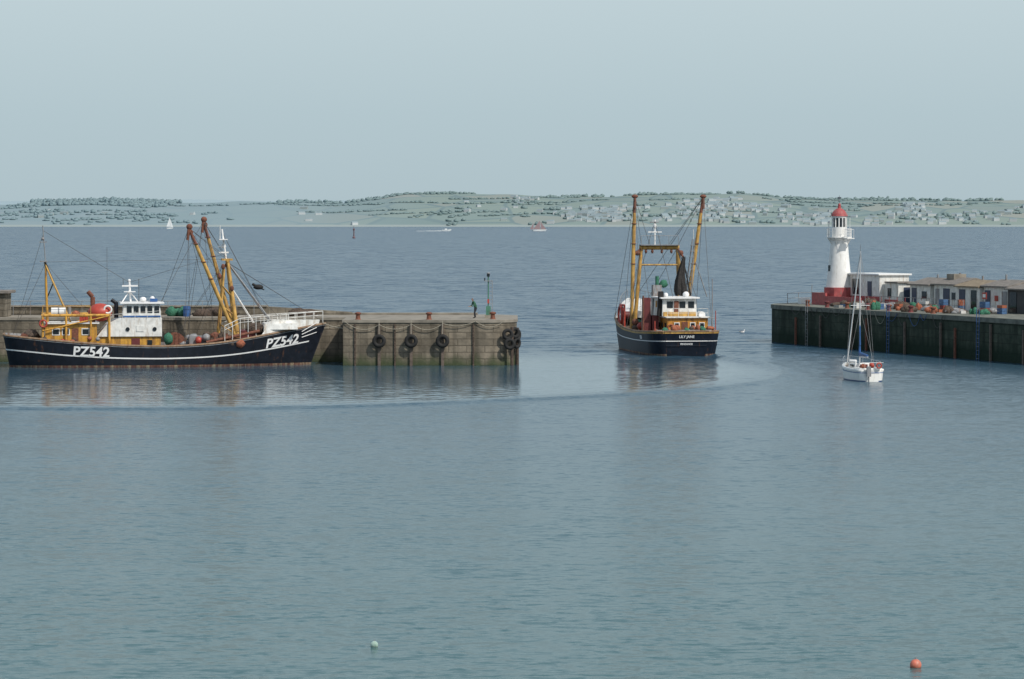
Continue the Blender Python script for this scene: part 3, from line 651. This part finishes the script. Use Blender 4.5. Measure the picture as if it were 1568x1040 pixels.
for y in(-2.7,-1.8,-.9,0,1.0): a.tube((3.4,y,3.3),(3.4,y,4.1),.022,white,n=5)
a.tube((3.4,-2.7,4.1),(3.4,1.0,4.1),.025,white,n=5); a.tube((3.4,-2.7,3.7),(3.4,1.0,3.7),.018,white,n=5)
a.done(.03)
a=B('gallows_gantry',C)
for sg,yf,yt in((1,2.35,1.6),(-1,-2.7,-1.75)):
    a.tube((13,yf,1.2),(13,yt,9.6),.2,boomy,.16); a.tube((15,yf*.9,1.4),(13.1,yt,8.8),.09,boomy)
a.tube((13,-1.95,9.5),(13,1.8,9.5),.2,boomy); a.tube((13,-2.0,7.9),(13,1.8,7.9),.08,boomy); a.box(12.5,13.5,-1.9,1.75,9.7,9.78,greyst)
for y in(-1.8,-.9,0,.9,1.7): a.tube((12.6,y,9.75),(12.6,y,10.6),.025,greyst,n=5)
a.tube((12.6,-1.8,10.6),(12.6,1.7,10.6),.028,greyst,n=5)
a.tube((13,.35,9.7),(13,.35,12.1),.08,cleanwhite); a.box(12.9,13.1,-.3,1.0,10.9,11.0,cleanwhite); a.sph((13,.35,11.5),(.18,.18,.25),cleanwhite); a.box(12.9,13.1,0,.8,11.8,11.9,greyst)
a.tube((12.9,1.7,9.4),(12.7,2.4,8.8),.1,rustm); a.tube((12.9,-1.8,9.4),(12.7,-2.3,8.6),.1,rustm)
a.sph((12.9,2.0,9.0),.25,rustm,8,6); a.sph((12.9,-2.1,9.0),.25,rustm,8,6)
for y in(-1.2,-.3,.6,1.2): a.sph((12.9,y,9.15),(.13,.13,.2),rustm,8,6)
a.done()
a=B('beam_trawl_booms',C)
for p0,p1 in(((12.2,2.7,1.8),(12.4,2.35,14.2)),((12.2,-2.3,1.8),(12.4,-4.1,14.2))):
    p0=Vector(p0);p1=Vector(p1); pm=p0.lerp(p1,.5); pc=p0.lerp(p1,.88)
    a.tube(p0,pm,.15,boomy,.19,10); a.tube(pm,pc,.19,boomy,.15,10); a.tube(pc,p1,.15,rustm,.12,10); a.sph(p1+Vector((0,0,.05)),(.20,.32,.18),rustm,10,7); a.tube(p1,p1+Vector((-.1,.0,-1.1)),.13,rustm)
    for q in(.5,.65,.8): a.torus(p0.lerp(p1,q),.21,.05,rustm,'z',12,6)
a.done()
a=B('lattice_mast',C)
for dx,dy in((.25,.25),(-.25,.25),(-.25,-.25),(.25,-.25)): a.tube((10+dx,-2.2+dy,5.0),(10+dx*.4,-2.7+dy*.4,10.3),.035,greyst,n=5)
for z in np.arange(5.3,10.2,.55):
    y=-2.2-.5*(z-5)/5.3; a.box(9.8,10.2,y-.22,y+.22,z,z+.05,greyst)
a.tube((10,-2.7,10.3),(10,-2.7,11.2),.03,white); a.tube((9.9,-2.9,8.2),(10.1,-4.0,5.0),.05,greyst)
a.done()
a=B('hanging_net_and_derrick',C)
vs=[];nn=22;kk=18
for k in range(kk+1):
    q=k/kk
    for i in range(nn):
        t=2*math.pi*i/nn; rr=(.10+.48*q**.8*(1-.35*max(0,q-.85)/.15))*(1+.22*math.sin(5*t+2.0*q)+.12*math.sin(9*t-5*q)+random.uniform(-.05,.05))
        vs.append((9.6+rr*math.cos(t)*.9,-1.75+.35*math.sin(2.2*q)+rr*math.sin(t),8.7-3.6*q+.06*math.sin(3*t)))
a.add(vs,[(k*nn+i,k*nn+(i+1)%nn,(k+1)*nn+(i+1)%nn,(k+1)*nn+i) for k in range(kk) for i in range(nn)],darknet,False)
a.tube((9.6,-1.7,8.3),(13,-1.6,9.4),.04,wirem); a.tube((9.7,-2.4,5.1),(9.7,-1.7,8.3),.06,rubber)
a.box(9.5,10.4,.3,1.2,3.3,6.1,greyst,(.05,.05)); a.tube((10,.7,6.1),(10,.7,6.9),.17,green,n=12); a.sph((10,.1,6.2),(.4,.4,.35),green,10,7,.15)
a.box(5.2,5.9,.9,1.5,3.37,5.6,rubber,(.1,.1))
a.done()
a=B('deck_gear',C)
a.box(6.2,7.4,2.0,2.6,1.2,5.0,maroon); a.box(6.0,7.5,1.3,1.9,1.3,3.4,maroon); a.tube((6.2,2.7,1.5),(6.2,2.7,5.2),.08,rustm)
a.torus((15.8,3.05,3.15),.85,.16,red,'y',28,8); a.torus((15.8,3.0,3.15),.5,.08,cleanwhite,'y',24,6); a.tube((15.8,1.5,3.15),(15.8,3.0,3.15),.35,maroon,n=14)
a.tube((14.7,2.9,1.8),(14.7,2.9,4.1),.1,red);a.tube((17,2.9,1.8),(17,2.9,4.1),.1,red);a.tube((14.7,2.9,4.1),(17,2.9,4.1),.1,red)
a.tube((1.4,-2.6,2.0),(1.4,2.4,2.0),.26,greyst,n=12)
for i in range(22): a.sph((random.uniform(.8,3),random.uniform(-2.6,2.5),random.uniform(1.8,2.4)),(.3,random.uniform(.2,.4),random.uniform(.18,.35)),random.choice([brownnet,rustm,orange,orange,red,green]),9,6,.15)
for i in range(10): a.sph((random.uniform(8,13),random.uniform(1.3,2.6),random.uniform(1.9,2.9)),(.4,.35,.35),random.choice([brownnet,rustm,red,green]),9,6,.15)
a.tube((.3,2.75,2.2),(.3,2.75,3.1),.05,red); a.tube((.3,-2.75,2.2),(.3,-2.75,4.0),.04,red); a.tube((.3,-2.75,3.3),(3.2,-2.75,3.3),.03,white); a.tube((2,-2.8,2.1),(2,-2.8,6.8),.05,greyst)
a.done()
a=B('whaleback',C)
vs=[];n=10
for i in range(n+1):
    xl=19+i*.7; t=min(xl/27,1); x,hh_=H2.pt(t,H2.zs(t)); z=H2.zs(t); zt=z+.7
    vs+=[(x,hh_*.98,z+.08),(x,hh_*.85,zt),(x,-hh_*.85,zt),(x,-hh_*.98,z+.08)]
a.add(vs,[(4*i+k,4*i+4+k,4*i+5+k,4*i+1+k) for i in range(n) for k in range(3)]+[(0,1,2,3)],white,False)
for sg in(-1,1):
    pts=[]
    for i in range(8):
        xl=19+i*1.0; t=min(xl/27,1); x,hh_=H2.pt(t,H2.zs(t)); z=H2.zs(t)+.7; a.tube((x,sg*hh_*.84,z),(x,sg*hh_*.84,z+.8),.025,greyst,n=5); pts.append((x,sg*hh_*.84,z+.8))
    a.path(pts,.028,greyst)
a.done()
a=B('rigging_wires',C)
W=lambda p,q,r_=.022:a.tube(p,q,r_,wirem,n=4)
for sg,tp,yt in((1,(12.4,2.35,14.2),1.6),(-1,(12.4,-4.1,14.2),-1.8)):
    W(tp,(13,yt,9.6)); W(tp,(13,yt*.5,9.7)); W(tp,(12.6,3.4*sg,2.1)); W(tp,(18,3.3*sg,2.6)); W(tp,(4,3.2*sg,2.0)); W((13,yt,9.4),(6,2.2*sg,5.0)); W((13,yt,9.5),(24,.8*sg,4.0)); W(tp,(25.5,0,4.4)); W((13,yt,9.4),(11,3.4*sg,2.1))
W((13,.35,12),(26.5,0,4.2)); W((13,.35,12),(6,0,5.1)); a.done()

# ================================================================= RIGHT PIER
PU=(.353,-.936); PV=(.936,.353)
def pw(u,v): return (26.2+PU[0]*u+PV[0]*v, 299+PU[1]*u+PV[1]*v)
rot=math.atan2(PU[1],PU[0])
PR=empty('lighthouse_pier',(26.2,299,0),rot)
pl=[(0,0),(140,0),(140,13.5),(-3,13.5),(-6.2,12),(-7.4,9),(-7.2,5.5),(-5,2),(-2.6,.5)]
w=B('pier_wall',PR); w.prism(pl,-2,3.3,pierst,pconc); w.done()
c=B('pier_coping',PR); c.prism(grow(pl,.1),3.304,3.72,pconc); c.done(.03)
f=B('pier_fender_piles',PR)
for i,u in enumerate([4.2,9.5,16.1,19.0,26.5,33.2,35.8,42.0,47.5]):
    f.box(u-.10,u+.10,-.26,-.11,-1,random.uniform(2.6,3.3),deckm if i%3 else rustm)
for u in(6.8,23.5,40):
    for du in(-.22,.22): f.tube((u+du,-.3,-.5),(u+du,-.3,4.4),.03,bluep if u>20 else greyst,n=5)
    for z in np.arange(-.2,4.2,.35): f.tube((u-.22,-.3,z),(u+.22,-.3,z),.02,greyst,n=4)
f.done()
r=B('pier_ropes',PR)
for i in range(14):
    u=3+i*2.2; r.sag((u,-.14,3.6),(u+random.uniform(1,2.4),-.14,3.6),random.uniform(.2,1.1),.022,random.choice([rope,bluep,wirem,wirem]),6)
r.done()
r=B('pier_head_railing',PR)
pts=[(-4.2,3.0),(-5.8,5),(-6.4,7),(-6.4,9.2),(-5.4,11.2),(-3,12.8),(2,13)]
for i,(u,v) in enumerate(pts): r.tube((u,v,3.72),(u,v,4.75),.035,greyst,n=6)
for z in(4.25,4.75): r.path([(u,v,z) for u,v in pts],.025,greyst)
r.box(-3.9,-3.2,4,5,3.72,4.3,cleanwhite); r.tube((-4.8,6,3.72),(-4.8,6,5.6),.04,greyst)
r.done()
w=B('pier_parapet',PR); w.box(28,140,12.4,13.3,3.724,5.2,pconc); w.done(.02)
Lh=empty('lighthouse',(*pw(1.2,6.0),3.722),rot)
lw=M('lighthouse_white',(.78,.78,.76),.5,var=.06,rust=.25,rustcol=(.5,.47,.4)); lr=M('lighthouse_red',(.38,.08,.08),.6,var=.25,rust=.3,rustcol=(.25,.18,.16))
a=B('plinth',Lh); a.lathe([(1.62,0),(1.55,1.72),(1.3,1.722)],lr,n=8,smooth=False); a.done(.03)
a=B('tower',Lh); a.lathe([(1.30,1.72),(1.18,2.6),(.98,4.6),(.86,5.9),(.84,6.3),(1.0,6.45),(1.0,6.58),(0,6.58)],lw,n=28)
a.box(-.18,.18,-1.12,-1.0,3.3,3.9,glass); a.box(-1.05,-.85,-.1,.2,4.6,5.0,glass); a.done()
a=B('gallery_railing',Lh)
a.lathe([(.85,6.585),(1.25,6.585),(1.25,6.67),(.6,6.67)],lw,n=28)
for i in range(18):
    t=2*math.pi*i/18; a.tube((1.2*math.cos(t),1.2*math.sin(t),6.67),(1.2*math.cos(t),1.2*math.sin(t),7.5),.018,lw,n=5)
for z in(6.95,7.22,7.5): a.torus((0,0,z),1.2,.018,lw,'z',28,5)
for i in range(8):
    t=2*math.pi*i/8; a.tube((.85*math.cos(t),.85*math.sin(t),6.0),(1.2*math.cos(t),1.2*math.sin(t),6.6),.04,lw,n=5)
a.box(1.25,1.9,-.1,.7,6.5,6.58,lw)
for x,y in((1.85,-.05),(1.85,.65),(1.4,-.05)): a.tube((x,y,6.58),(x,y,7.4),.02,lw,n=5)
a.tube((1.25,-.05,7.4),(1.85,-.05,7.4),.02,lw,n=5); a.tube((1.85,-.05,7.4),(1.85,.65,7.4),.02,lw,n=5); a.tube((1.0,.3,5.6),(1.85,.3,6.5),.035,lw,n=5)
a.done()
a=B('lantern',Lh)
a.lathe([(.74,6.67),(.74,7.65)],lw,n=16); a.lathe([(.66,7.65),(.66,8.55)],glass,n=16); a.lathe([(.74,8.55),(.74,8.72),(.82,8.75)],lw,n=16)
for i in range(12):
    t=2*math.pi*i/12; a.tube((.68*math.cos(t),.68*math.sin(t),7.65),(.68*math.cos(t),.68*math.sin(t),8.55),.07,lw,n=5)
a.lathe([(.84,8.72),(.77,8.95),(.56,9.25),(.3,9.45),(.16,9.5),(.16,9.75),(0,9.8)],lr,n=20)
a.sph((0,0,9.85),.14,lr); a.tube((0,0,9.9),(0,0,10.75),.03,greyst); a.box(-.4,.35,-.015,.015,10.45,10.6,greyst); a.box(-.3,.3,-.02,.02,10.15,10.2,greyst)
a.tube((1.1,.6,6.68),(1.1,.6,8.6),.025,lw); a.tube((-1.1,-.6,6.68),(-1.1,-.6,8.1),.05,lw); a.sph((-1.1,-.6,8.15),.11,lw)
a.done()
K=empty('lighthouse_keepers_store',(26.2,299,3.722),rot)
a=B('walls',K); a.box(2.3,8.6,6.6,9.8,0,3.0,white); a.box(8.603,11.3,7.2,9.8,0,2.3,white); a.done(.03)
a=B('base_band',K); a.box(2.25,8.65,6.55,6.598,0,.95,lr); a.box(-.8,2.2,4.0,4.2,0,1.2,lr); a.box(2.204,9.5,4.0,4.2,0,.9,lr); a.box(8.62,11.32,7.15,7.198,0,.7,lr); a.done()
a=B('roof',K); a.box(2.1,8.8,6.4,10,3.004,3.16,cleanwhite); a.box(8.82,11.5,7.0,10,2.304,2.43,slate); a.done(.02)
a=B('openings',K); a.box(3.0,4.3,6.55,6.597,1.1,2.6,glass); a.box(6.2,7.0,6.53,6.597,.96,2.4,navy); a.box(9.2,9.9,7.15,7.197,.9,1.8,glass); a.box(11.303,11.35,7.8,8.8,.1,1.9,navy); a.done()
def shed(u0,u1,v0,v1,hw_,hr_,doors,roofm,nm='fish_store_shed',wallm=None):
    S=empty(nm,(26.2,299,3.722),rot); wm=wallm or white
    a=B('walls',S); a.box(u0,u1,v0,v1,0,hw_,wm)
    vm_=(v0+v1)/2
    a.add([(u0+.01,v0,hw_),(u0+.01,v1,hw_),(u0+.01,vm_,hr_-.05)],[(0,1,2)],wm); a.add([(u1-.01,v0,hw_),(u1-.01,v1,hw_),(u1-.01,vm_,hr_-.05)],[(0,1,2)],wm); a.done()
    a=B('roof',S)
    vs=[(u0-.2,v0-.3,hw_+.0),(u1+.2,v0-.3,hw_+.0),(u1+.2,vm_,hr_),(u0-.2,vm_,hr_),(u0-.2,v1+.3,hw_),(u1+.2,v1+.3,hw_)]
    vt=[(x,y,z+.12) for x,y,z in vs]
    a.add(vs+vt,[(0,1,2,3),(3,2,5,4),(6,7,8,9),(9,8,11,10),(0,1,7,6),(4,5,11,10),(0,3,9,6),(3,4,10,9),(1,2,8,7),(2,5,11,8)],roofm); a.done()
    a=B('doors_and_windows',S)
    for (d0,d1,z0,z1,mt) in doors: a.box(d0,d1,v0-.05,v0-.003,z0,z1,mt)
    a.box(u1+.003,u1+.05,v0+.8,v0+1.9,.0,1.9,navy)
    a.done()
shed(12.2,16.2,8,12,2.15,2.75,[(12.6,13.5,0,1.9,navy),(14.6,15.5,.9,1.6,glass)],slate)
shed(16.6,21.0,8.2,12,2.25,2.85,[(16.9,17.6,0,1.9,greyst),(18.4,19.6,0,1.95,navy),(20,20.7,.9,1.6,glass)],slate)
shed(21.4,25.6,8,12,2.15,2.7,[(21.8,22.9,0,1.95,navy),(24.0,25.0,0,1.9,glass)],M('brown_roof',(.24,.19,.13),.9,var=.25))
shed(26.0,30.6,8.2,12,2.25,2.8,[(26.2,27.2,0,1.95,navy),(28.0,28.6,1,1.5,red),(29.3,30.2,0,1.9,greyst)],slate)
shed(31.0,36.0,7.8,12,2.1,2.6,[(31.4,32.6,0,1.9,glass),(34,35,0,1.9,navy)],slate,'dark_timber_shed',M('dark_timber',(.07,.07,.07),.9))
sg_=B('pier_sign',PR); sg_.tube((27.6,7.4,3.72),(27.6,7.4,5.3),.04,greyst); sg_.box(27.2,28.0,7.33,7.37,4.9,5.5,red); sg_.box(27.35,27.85,7.31,7.329,5.05,5.35,cleanwhite); sg_.done()
a=B('shed_roof_pots',PR)
for i in range(5): a.tube((14+i*4.3,10,6.3),(14+i*4.3,10,6.9+.2*(i%2)),.1,greyst,n=8)
a.box(17.0,18.4,9.3,10.6,6.2,7.0,conc); a.done()
nets=[('orange_net_pile',orange),('brown_net_pile',brownnet),('green_net_pile',green),('brown_net_pile',brownnet),('grey_net_pile',greyst),('brown_net_pile',brownnet)]
for i in range(34):
    u=6+i*.85+random.uniform(-.5,.5); v=random.uniform(.9,6.2); nm,mt=nets[(i*5+i//3)%6]
    x,y=pw(u,v); k=.55 if mt in(orange,green) else 1
    pile(nm,(x,y,3.72),(random.uniform(.7,1.5)*k,random.uniform(.6,1.1)*k,random.uniform(.4,.85)),mt,6)
fb=[M('fish_box_blue',(.06,.13,.26),.5),M('fish_box_orange',(.34,.11,.06),.5),M('fish_box_grey',(.28,.28,.26),.5),M('fish_box_white',(.6,.6,.58),.5),M('fish_box_red',(.28,.06,.05),.5)]
for i in range(16):
    u=7+i*1.8+random.uniform(-.5,.5); v=random.uniform(.8,6.5); x,y=pw(u,v)
    b_=B('fish_box_stack',loc=(x,y,3.722),rz=rot+random.uniform(-.4,.4))
    for q in range(random.randint(1,4)):
        z=q*.27; mt=fb[(i+q//2)%5]
        b_.box(-.4,.4,-.25,.25,z,z+.05,mt); b_.box(-.4,-.36,-.25,.25,z+.05,z+.25,mt); b_.box(.36,.4,-.25,.25,z+.05,z+.25,mt); b_.box(-.36,.36,-.25,-.21,z+.05,z+.25,mt); b_.box(-.36,.36,.21,.25,z+.05,z+.25,mt)
    b_.done()
for i in range(7):
    x,y=pw(5+i*4.2,.7); bb=B('mooring_bollard',loc=(x,y,3.722)); bb.lathe([(0,0),(.28,0),(.2,.08),(.17,.4),(.27,.46),(.27,.56),(.15,.62),(0,.63)],maroon if i%2 else rustm,n=14); bb.done()
r=B('pier_edge_railing',PR)
for i in range(12):
    u=8+i*1.6; r.tube((u,6.3,3.72),(u,6.3,4.75),.03,lr if i<5 else greyst,n=5)
r.tube((8,6.3,4.75),(25.6,6.3,4.75),.025,greyst,n=5); r.tube((8,6.3,4.25),(25.6,6.3,4.25),.02,greyst,n=5); r.done()

# ================================================================= YACHT
Yt=empty('sailing_yacht',(26.85,226.6,0),math.radians(100))
sh3=[(-1,.85),(0,.85),(3,.85),(6,1.0),(7.5,1.15)]
H3=Hull(6.3,2.25,sh3,rake=.7,over=-.1,sd=.85,sw=.7,bowp=2.2,bowpw=1.8,zb=-.35)
gel=M('white_gelcoat',(.8,.8,.77),.3,var=.05,rust=.1,rustcol=(.5,.46,.38))
H3.build(Yt,gel,M('yacht_boot',(.05,.09,.2),.4),.08,.12,stripe=[('blue_stripe',lambda t:.78*H3.zs(t),.05,bluep,-1,1)],cap=gel,inner=gel)
a=B('coachroof',Yt); a.add([(2.2,-.72,.75),(5.0,-.5,.85),(5.0,.5,.85),(2.2,.72,.75),(2.3,-.62,1.28),(4.5,-.4,1.18),(4.5,.4,1.18),(2.3,.62,1.28)],[(0,1,5,4),(1,2,6,5),(2,3,7,6),(3,0,4,7),(4,5,6,7)],gel)
for sg in(-1,1): a.add([(2.6,sg*.70,.98),(4.0,sg*.57,1.0),(4.0,sg*.55,1.14),(2.6,sg*.67,1.16)],[(0,1,2,3)],glass)
a.box(2.14,2.2,-.3,.3,.8,1.2,maroon)
for sg in(-1,1): a.box(.3,2.1,sg*.75-.12,sg*.75+.12,.74,1.0,gel)
a.box(.2,.5,-.6,.6,.74,1.0,gel); a.done(.03)
a=B('mast_and_boom',Yt)
a.tube((3.3,0,1.1),(3.2,0,9.7),.06,alu,.045); a.tube((3.25,-.75,5.6),(3.25,.75,5.6),.025,alu); a.tube((3.2,0,9.7),(3.2,0,10.2),.012,wirem)
a.tube((3.2,0,1.75),(.8,.1,1.8),.05,alu); a.done()
a=B('sail_cover',Yt); a.tube((3.15,0,1.95),(1.0,.08,1.9),.14,bluep,.09,12); a.tube((3.27,0,1.8),(3.27,0,2.6),.10,bluep,.07,10)
a.tube((3.2,0,2.6),(3.3,0,5.2),.07,bluep,.03,8)
a.tube((6.6,0,1.2),(3.3,0,9.3),.05,cleanwhite); a.done()
a=B('standing_rigging',Yt)
for p_,q_ in[((3.2,0,9.6),(-.0,0,1.4)),((3.2,0,9.6),(3.25,.75,5.6)),((3.25,.75,5.6),(3.1,1.08,.9)),((3.2,0,9.6),(3.25,-.75,5.6)),((3.25,-.75,5.6),(3.1,-1.08,.9)),((3.22,0,5.4),(2.8,1.05,.9)),((3.22,0,5.4),(2.8,-1.05,.9))]: a.tube(p_,q_,.012,greyst,n=4)
a.done()
a=B('guardrails_and_gear',Yt)
for sg in(-1,1):
    pts=[]
    for i in range(6):
        t=i/5.2; x,hh_=H3.pt(t,H3.zs(t)); z=H3.zs(t); a.tube((x,sg*hh_*.93,z),(x,sg*hh_*.93,z+.6),.014,alu,n=5); pts.append((x,sg*hh_*.93,z+.6))
    a.path(pts,.012,alu)
a.tube((-.05,-.85,1.42),(-.05,.85,1.42),.02,alu); a.torus((-.1,-.5,1.2),.18,.06,red,'x',16,6); a.sph((1.3,-.35,1.15),(.25,.2,.22),red,10,7,.1); a.sph((1.0,.4,1.1),(.2,.2,.2),orange,10,7,.1)
a.box(-.4,-.15,.2,.5,.4,1.15,greyst); a.tube((-.27,.35,.5),(-.27,.35,-.3),.06,greyst)
a.tube((4.9,-.2,1.3),(5.3,.2,1.3),.13,cleanwhite); a.done()

# ================================================================= SMALL THINGS ON THE WATER
def buoy(name,x,y,r,mt):
    b_=B(name,loc=(x,y,0)); b_.sph((0,0,r*.45),r,mt,20,14); b_.tube((0,0,r*1.3),(0,0,r*1.65),r*.12,greyst); b_.torus((0,0,r*1.65),r*.14,r*.04,greyst,'y',12,6); b_.torus((0,0,.0),r*.93,r*.05,brownnet,'z',20,6); b_.done()
buoy('white_mooring_buoy',-3.88,85.4,.108,M('buoy_white',(.46,.60,.53),.5,var=.2,scale=12,rust=.5,rustcol=(.08,.18,.13)))
buoy('orange_mooring_buoy',10.85,81.4,.155,M('buoy_orange',(.60,.17,.11),.5,var=.2,scale=12,rust=.3,rustcol=(.3,.2,.15)))
def farsail(name,x,y,L_,hh_,sm,rz,two=False):
    E=empty(name,(x,y,0),rz); h_=Hull(L_*.92,L_*.28,[(-1,L_*.09),(0,L_*.09),(L_,L_*.12)],rake=L_*.08,over=.2,zb=-.5)
    h_.build(E,sm[1],sm[1],.1,.2,cap=sm[1],inner=sm[1])
    a=B('mast_and_sails',E); a.tube((L_*.55,0,.5),(L_*.55,0,hh_),L_*.008,alu)
    a.add([(L_*.54,0,hh_*.15),(L_*.08,.3,hh_*.17),(L_*.53,0,hh_*.95)],[(0,1,2)],sm[0]); a.add([(L_*.57,0,hh_*.85),(L_*.98,0,hh_*.12),(L_*.6,.2,hh_*.14)],[(0,1,2)],sm[0])
    if two: a.tube((L_*.1,0,.5),(L_*.1,0,hh_*.75),L_*.008,alu); a.add([(L_*.09,0,hh_*.15),(-L_*.15,.3,hh_*.17),(L_*.09,0,hh_*.7)],[(0,1,2)],sm[0])
    a.done()
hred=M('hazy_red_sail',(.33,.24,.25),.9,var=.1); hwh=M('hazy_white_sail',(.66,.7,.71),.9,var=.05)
farsail('red_sailed_ketch',23,3490,17,13,(hred,hwh),.1,True)
farsail('distant_sailboat',-518,4560,14,18,(hwh,hwh),.8)
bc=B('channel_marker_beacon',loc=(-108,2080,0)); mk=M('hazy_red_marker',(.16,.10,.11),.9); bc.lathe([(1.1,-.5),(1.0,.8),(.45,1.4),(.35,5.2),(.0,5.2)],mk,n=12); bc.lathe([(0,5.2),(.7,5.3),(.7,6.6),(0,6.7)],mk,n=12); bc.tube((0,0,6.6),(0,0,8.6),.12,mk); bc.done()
sb=B('speedboat',loc=(-76,3480,0)); sb.add([(-4,-1.4,-.2),(3,-1.4,-.2),(6,0,.4),(3,1.4,-.2),(-4,1.4,-.2),(-4,-1.6,1.6),(3,-1.6,1.9),(7,0,2.4),(3,1.6,1.9),(-4,1.6,1.6)],[(0,1,6,5),(1,2,7,6),(2,3,8,7),(3,4,9,8),(4,0,5,9),(5,6,7,8,9)],hwh); sb.box(-1,2,-1,1,1.7,3,hwh,(.4,.2)); sb.done()
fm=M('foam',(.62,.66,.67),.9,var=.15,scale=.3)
wk=B('boat_wake_foam')
for k in range(9): wk.sph((-81-k*3.3,3480+random.uniform(-1,1),0),(2.2,1.5,.75-.06*k),fm,8,6,.2)
wk.done()
gu=B('seagull',loc=(24.6,325,0)); gu.sph((0,0,.12),(.24,.11,.12),cleanwhite,12,8); gu.sph((.22,0,.3),(.075,.06,.07),cleanwhite,10,7); gu.tube((.17,0,.16),(.22,0,.3),.055,cleanwhite); gu.tube((.28,0,.3),(.36,0,.28),.018,yellow,.006); gu.tube((-.15,0,.17),(-.38,0,.16),.07,greyst,.02); gu.sph((-.03,0,.2),(.2,.12,.06),greyst,10,6); gu.done()

# ================================================================= WORLD, SUN, CAMERA
wd=bpy.data.worlds.new('World'); sc.world=wd; wd.use_nodes=True; nt=wd.node_tree; N=nt.nodes; L=nt.links
bg=N['Background']; sk=N.new('ShaderNodeTexSky'); sk.sky_type='NISHITA'; sk.sun_disc=False
az=135; el=48
sk.sun_elevation=math.radians(el); sk.sun_rotation=math.radians(az); sk.air_density=1.2; sk.dust_density=2.5; sk.ozone_density=1.5
tc=N.new('ShaderNodeTexCoord'); sp=N.new('ShaderNodeSeparateXYZ'); L.new(tc.outputs['Generated'],sp.inputs[0])
S=.10
lo=ramp(N,[(0,(.43,.54,.585)),(.035,(.46,.58,.63)),(.08,(.54,.655,.70)),(.4,(.50,.62,.70))]); L.new(sp.outputs['Z'],lo.inputs[0])
sc10=N.new('ShaderNodeVectorMath'); sc10.operation='SCALE'; sc10.inputs['Scale'].default_value=1/S; L.new(lo.outputs[0],sc10.inputs[0])
fr=ramp(N,[(0,.97),(.12,.93),(.45,.35)]); L.new(sp.outputs['Z'],fr.inputs[0])
mx=N.new('ShaderNodeMixRGB'); L.new(fr.outputs[0],mx.inputs[0]); L.new(sk.outputs[0],mx.inputs[1]); L.new(sc10.outputs[0],mx.inputs[2])
L.new(mx.outputs[0],bg.inputs['Color']); bg.inputs['Strength'].default_value=S
sd_=bpy.data.lights.new('sun','SUN'); sd_.energy=3.2; sd_.angle=math.radians(.6); sd_.color=(1,.94,.85)
so=bpy.data.objects.new('sun',sd_); sc.collection.objects.link(so)
dv=Vector((math.sin(math.radians(az))*math.cos(math.radians(el)),math.cos(math.radians(az))*math.cos(math.radians(el)),math.sin(math.radians(el))))
so.rotation_euler=(-dv).to_track_quat('-Z','Y').to_euler()
cd=bpy.data.cameras.new('camera'); cd.lens=107; cd.sensor_width=36; cd.clip_start=1; cd.clip_end=90000
cam=bpy.data.objects.new('camera',cd); sc.collection.objects.link(cam); cam.location=(0,0,12); cam.rotation_euler=(math.radians(90-2.236),0,0); sc.camera=cam
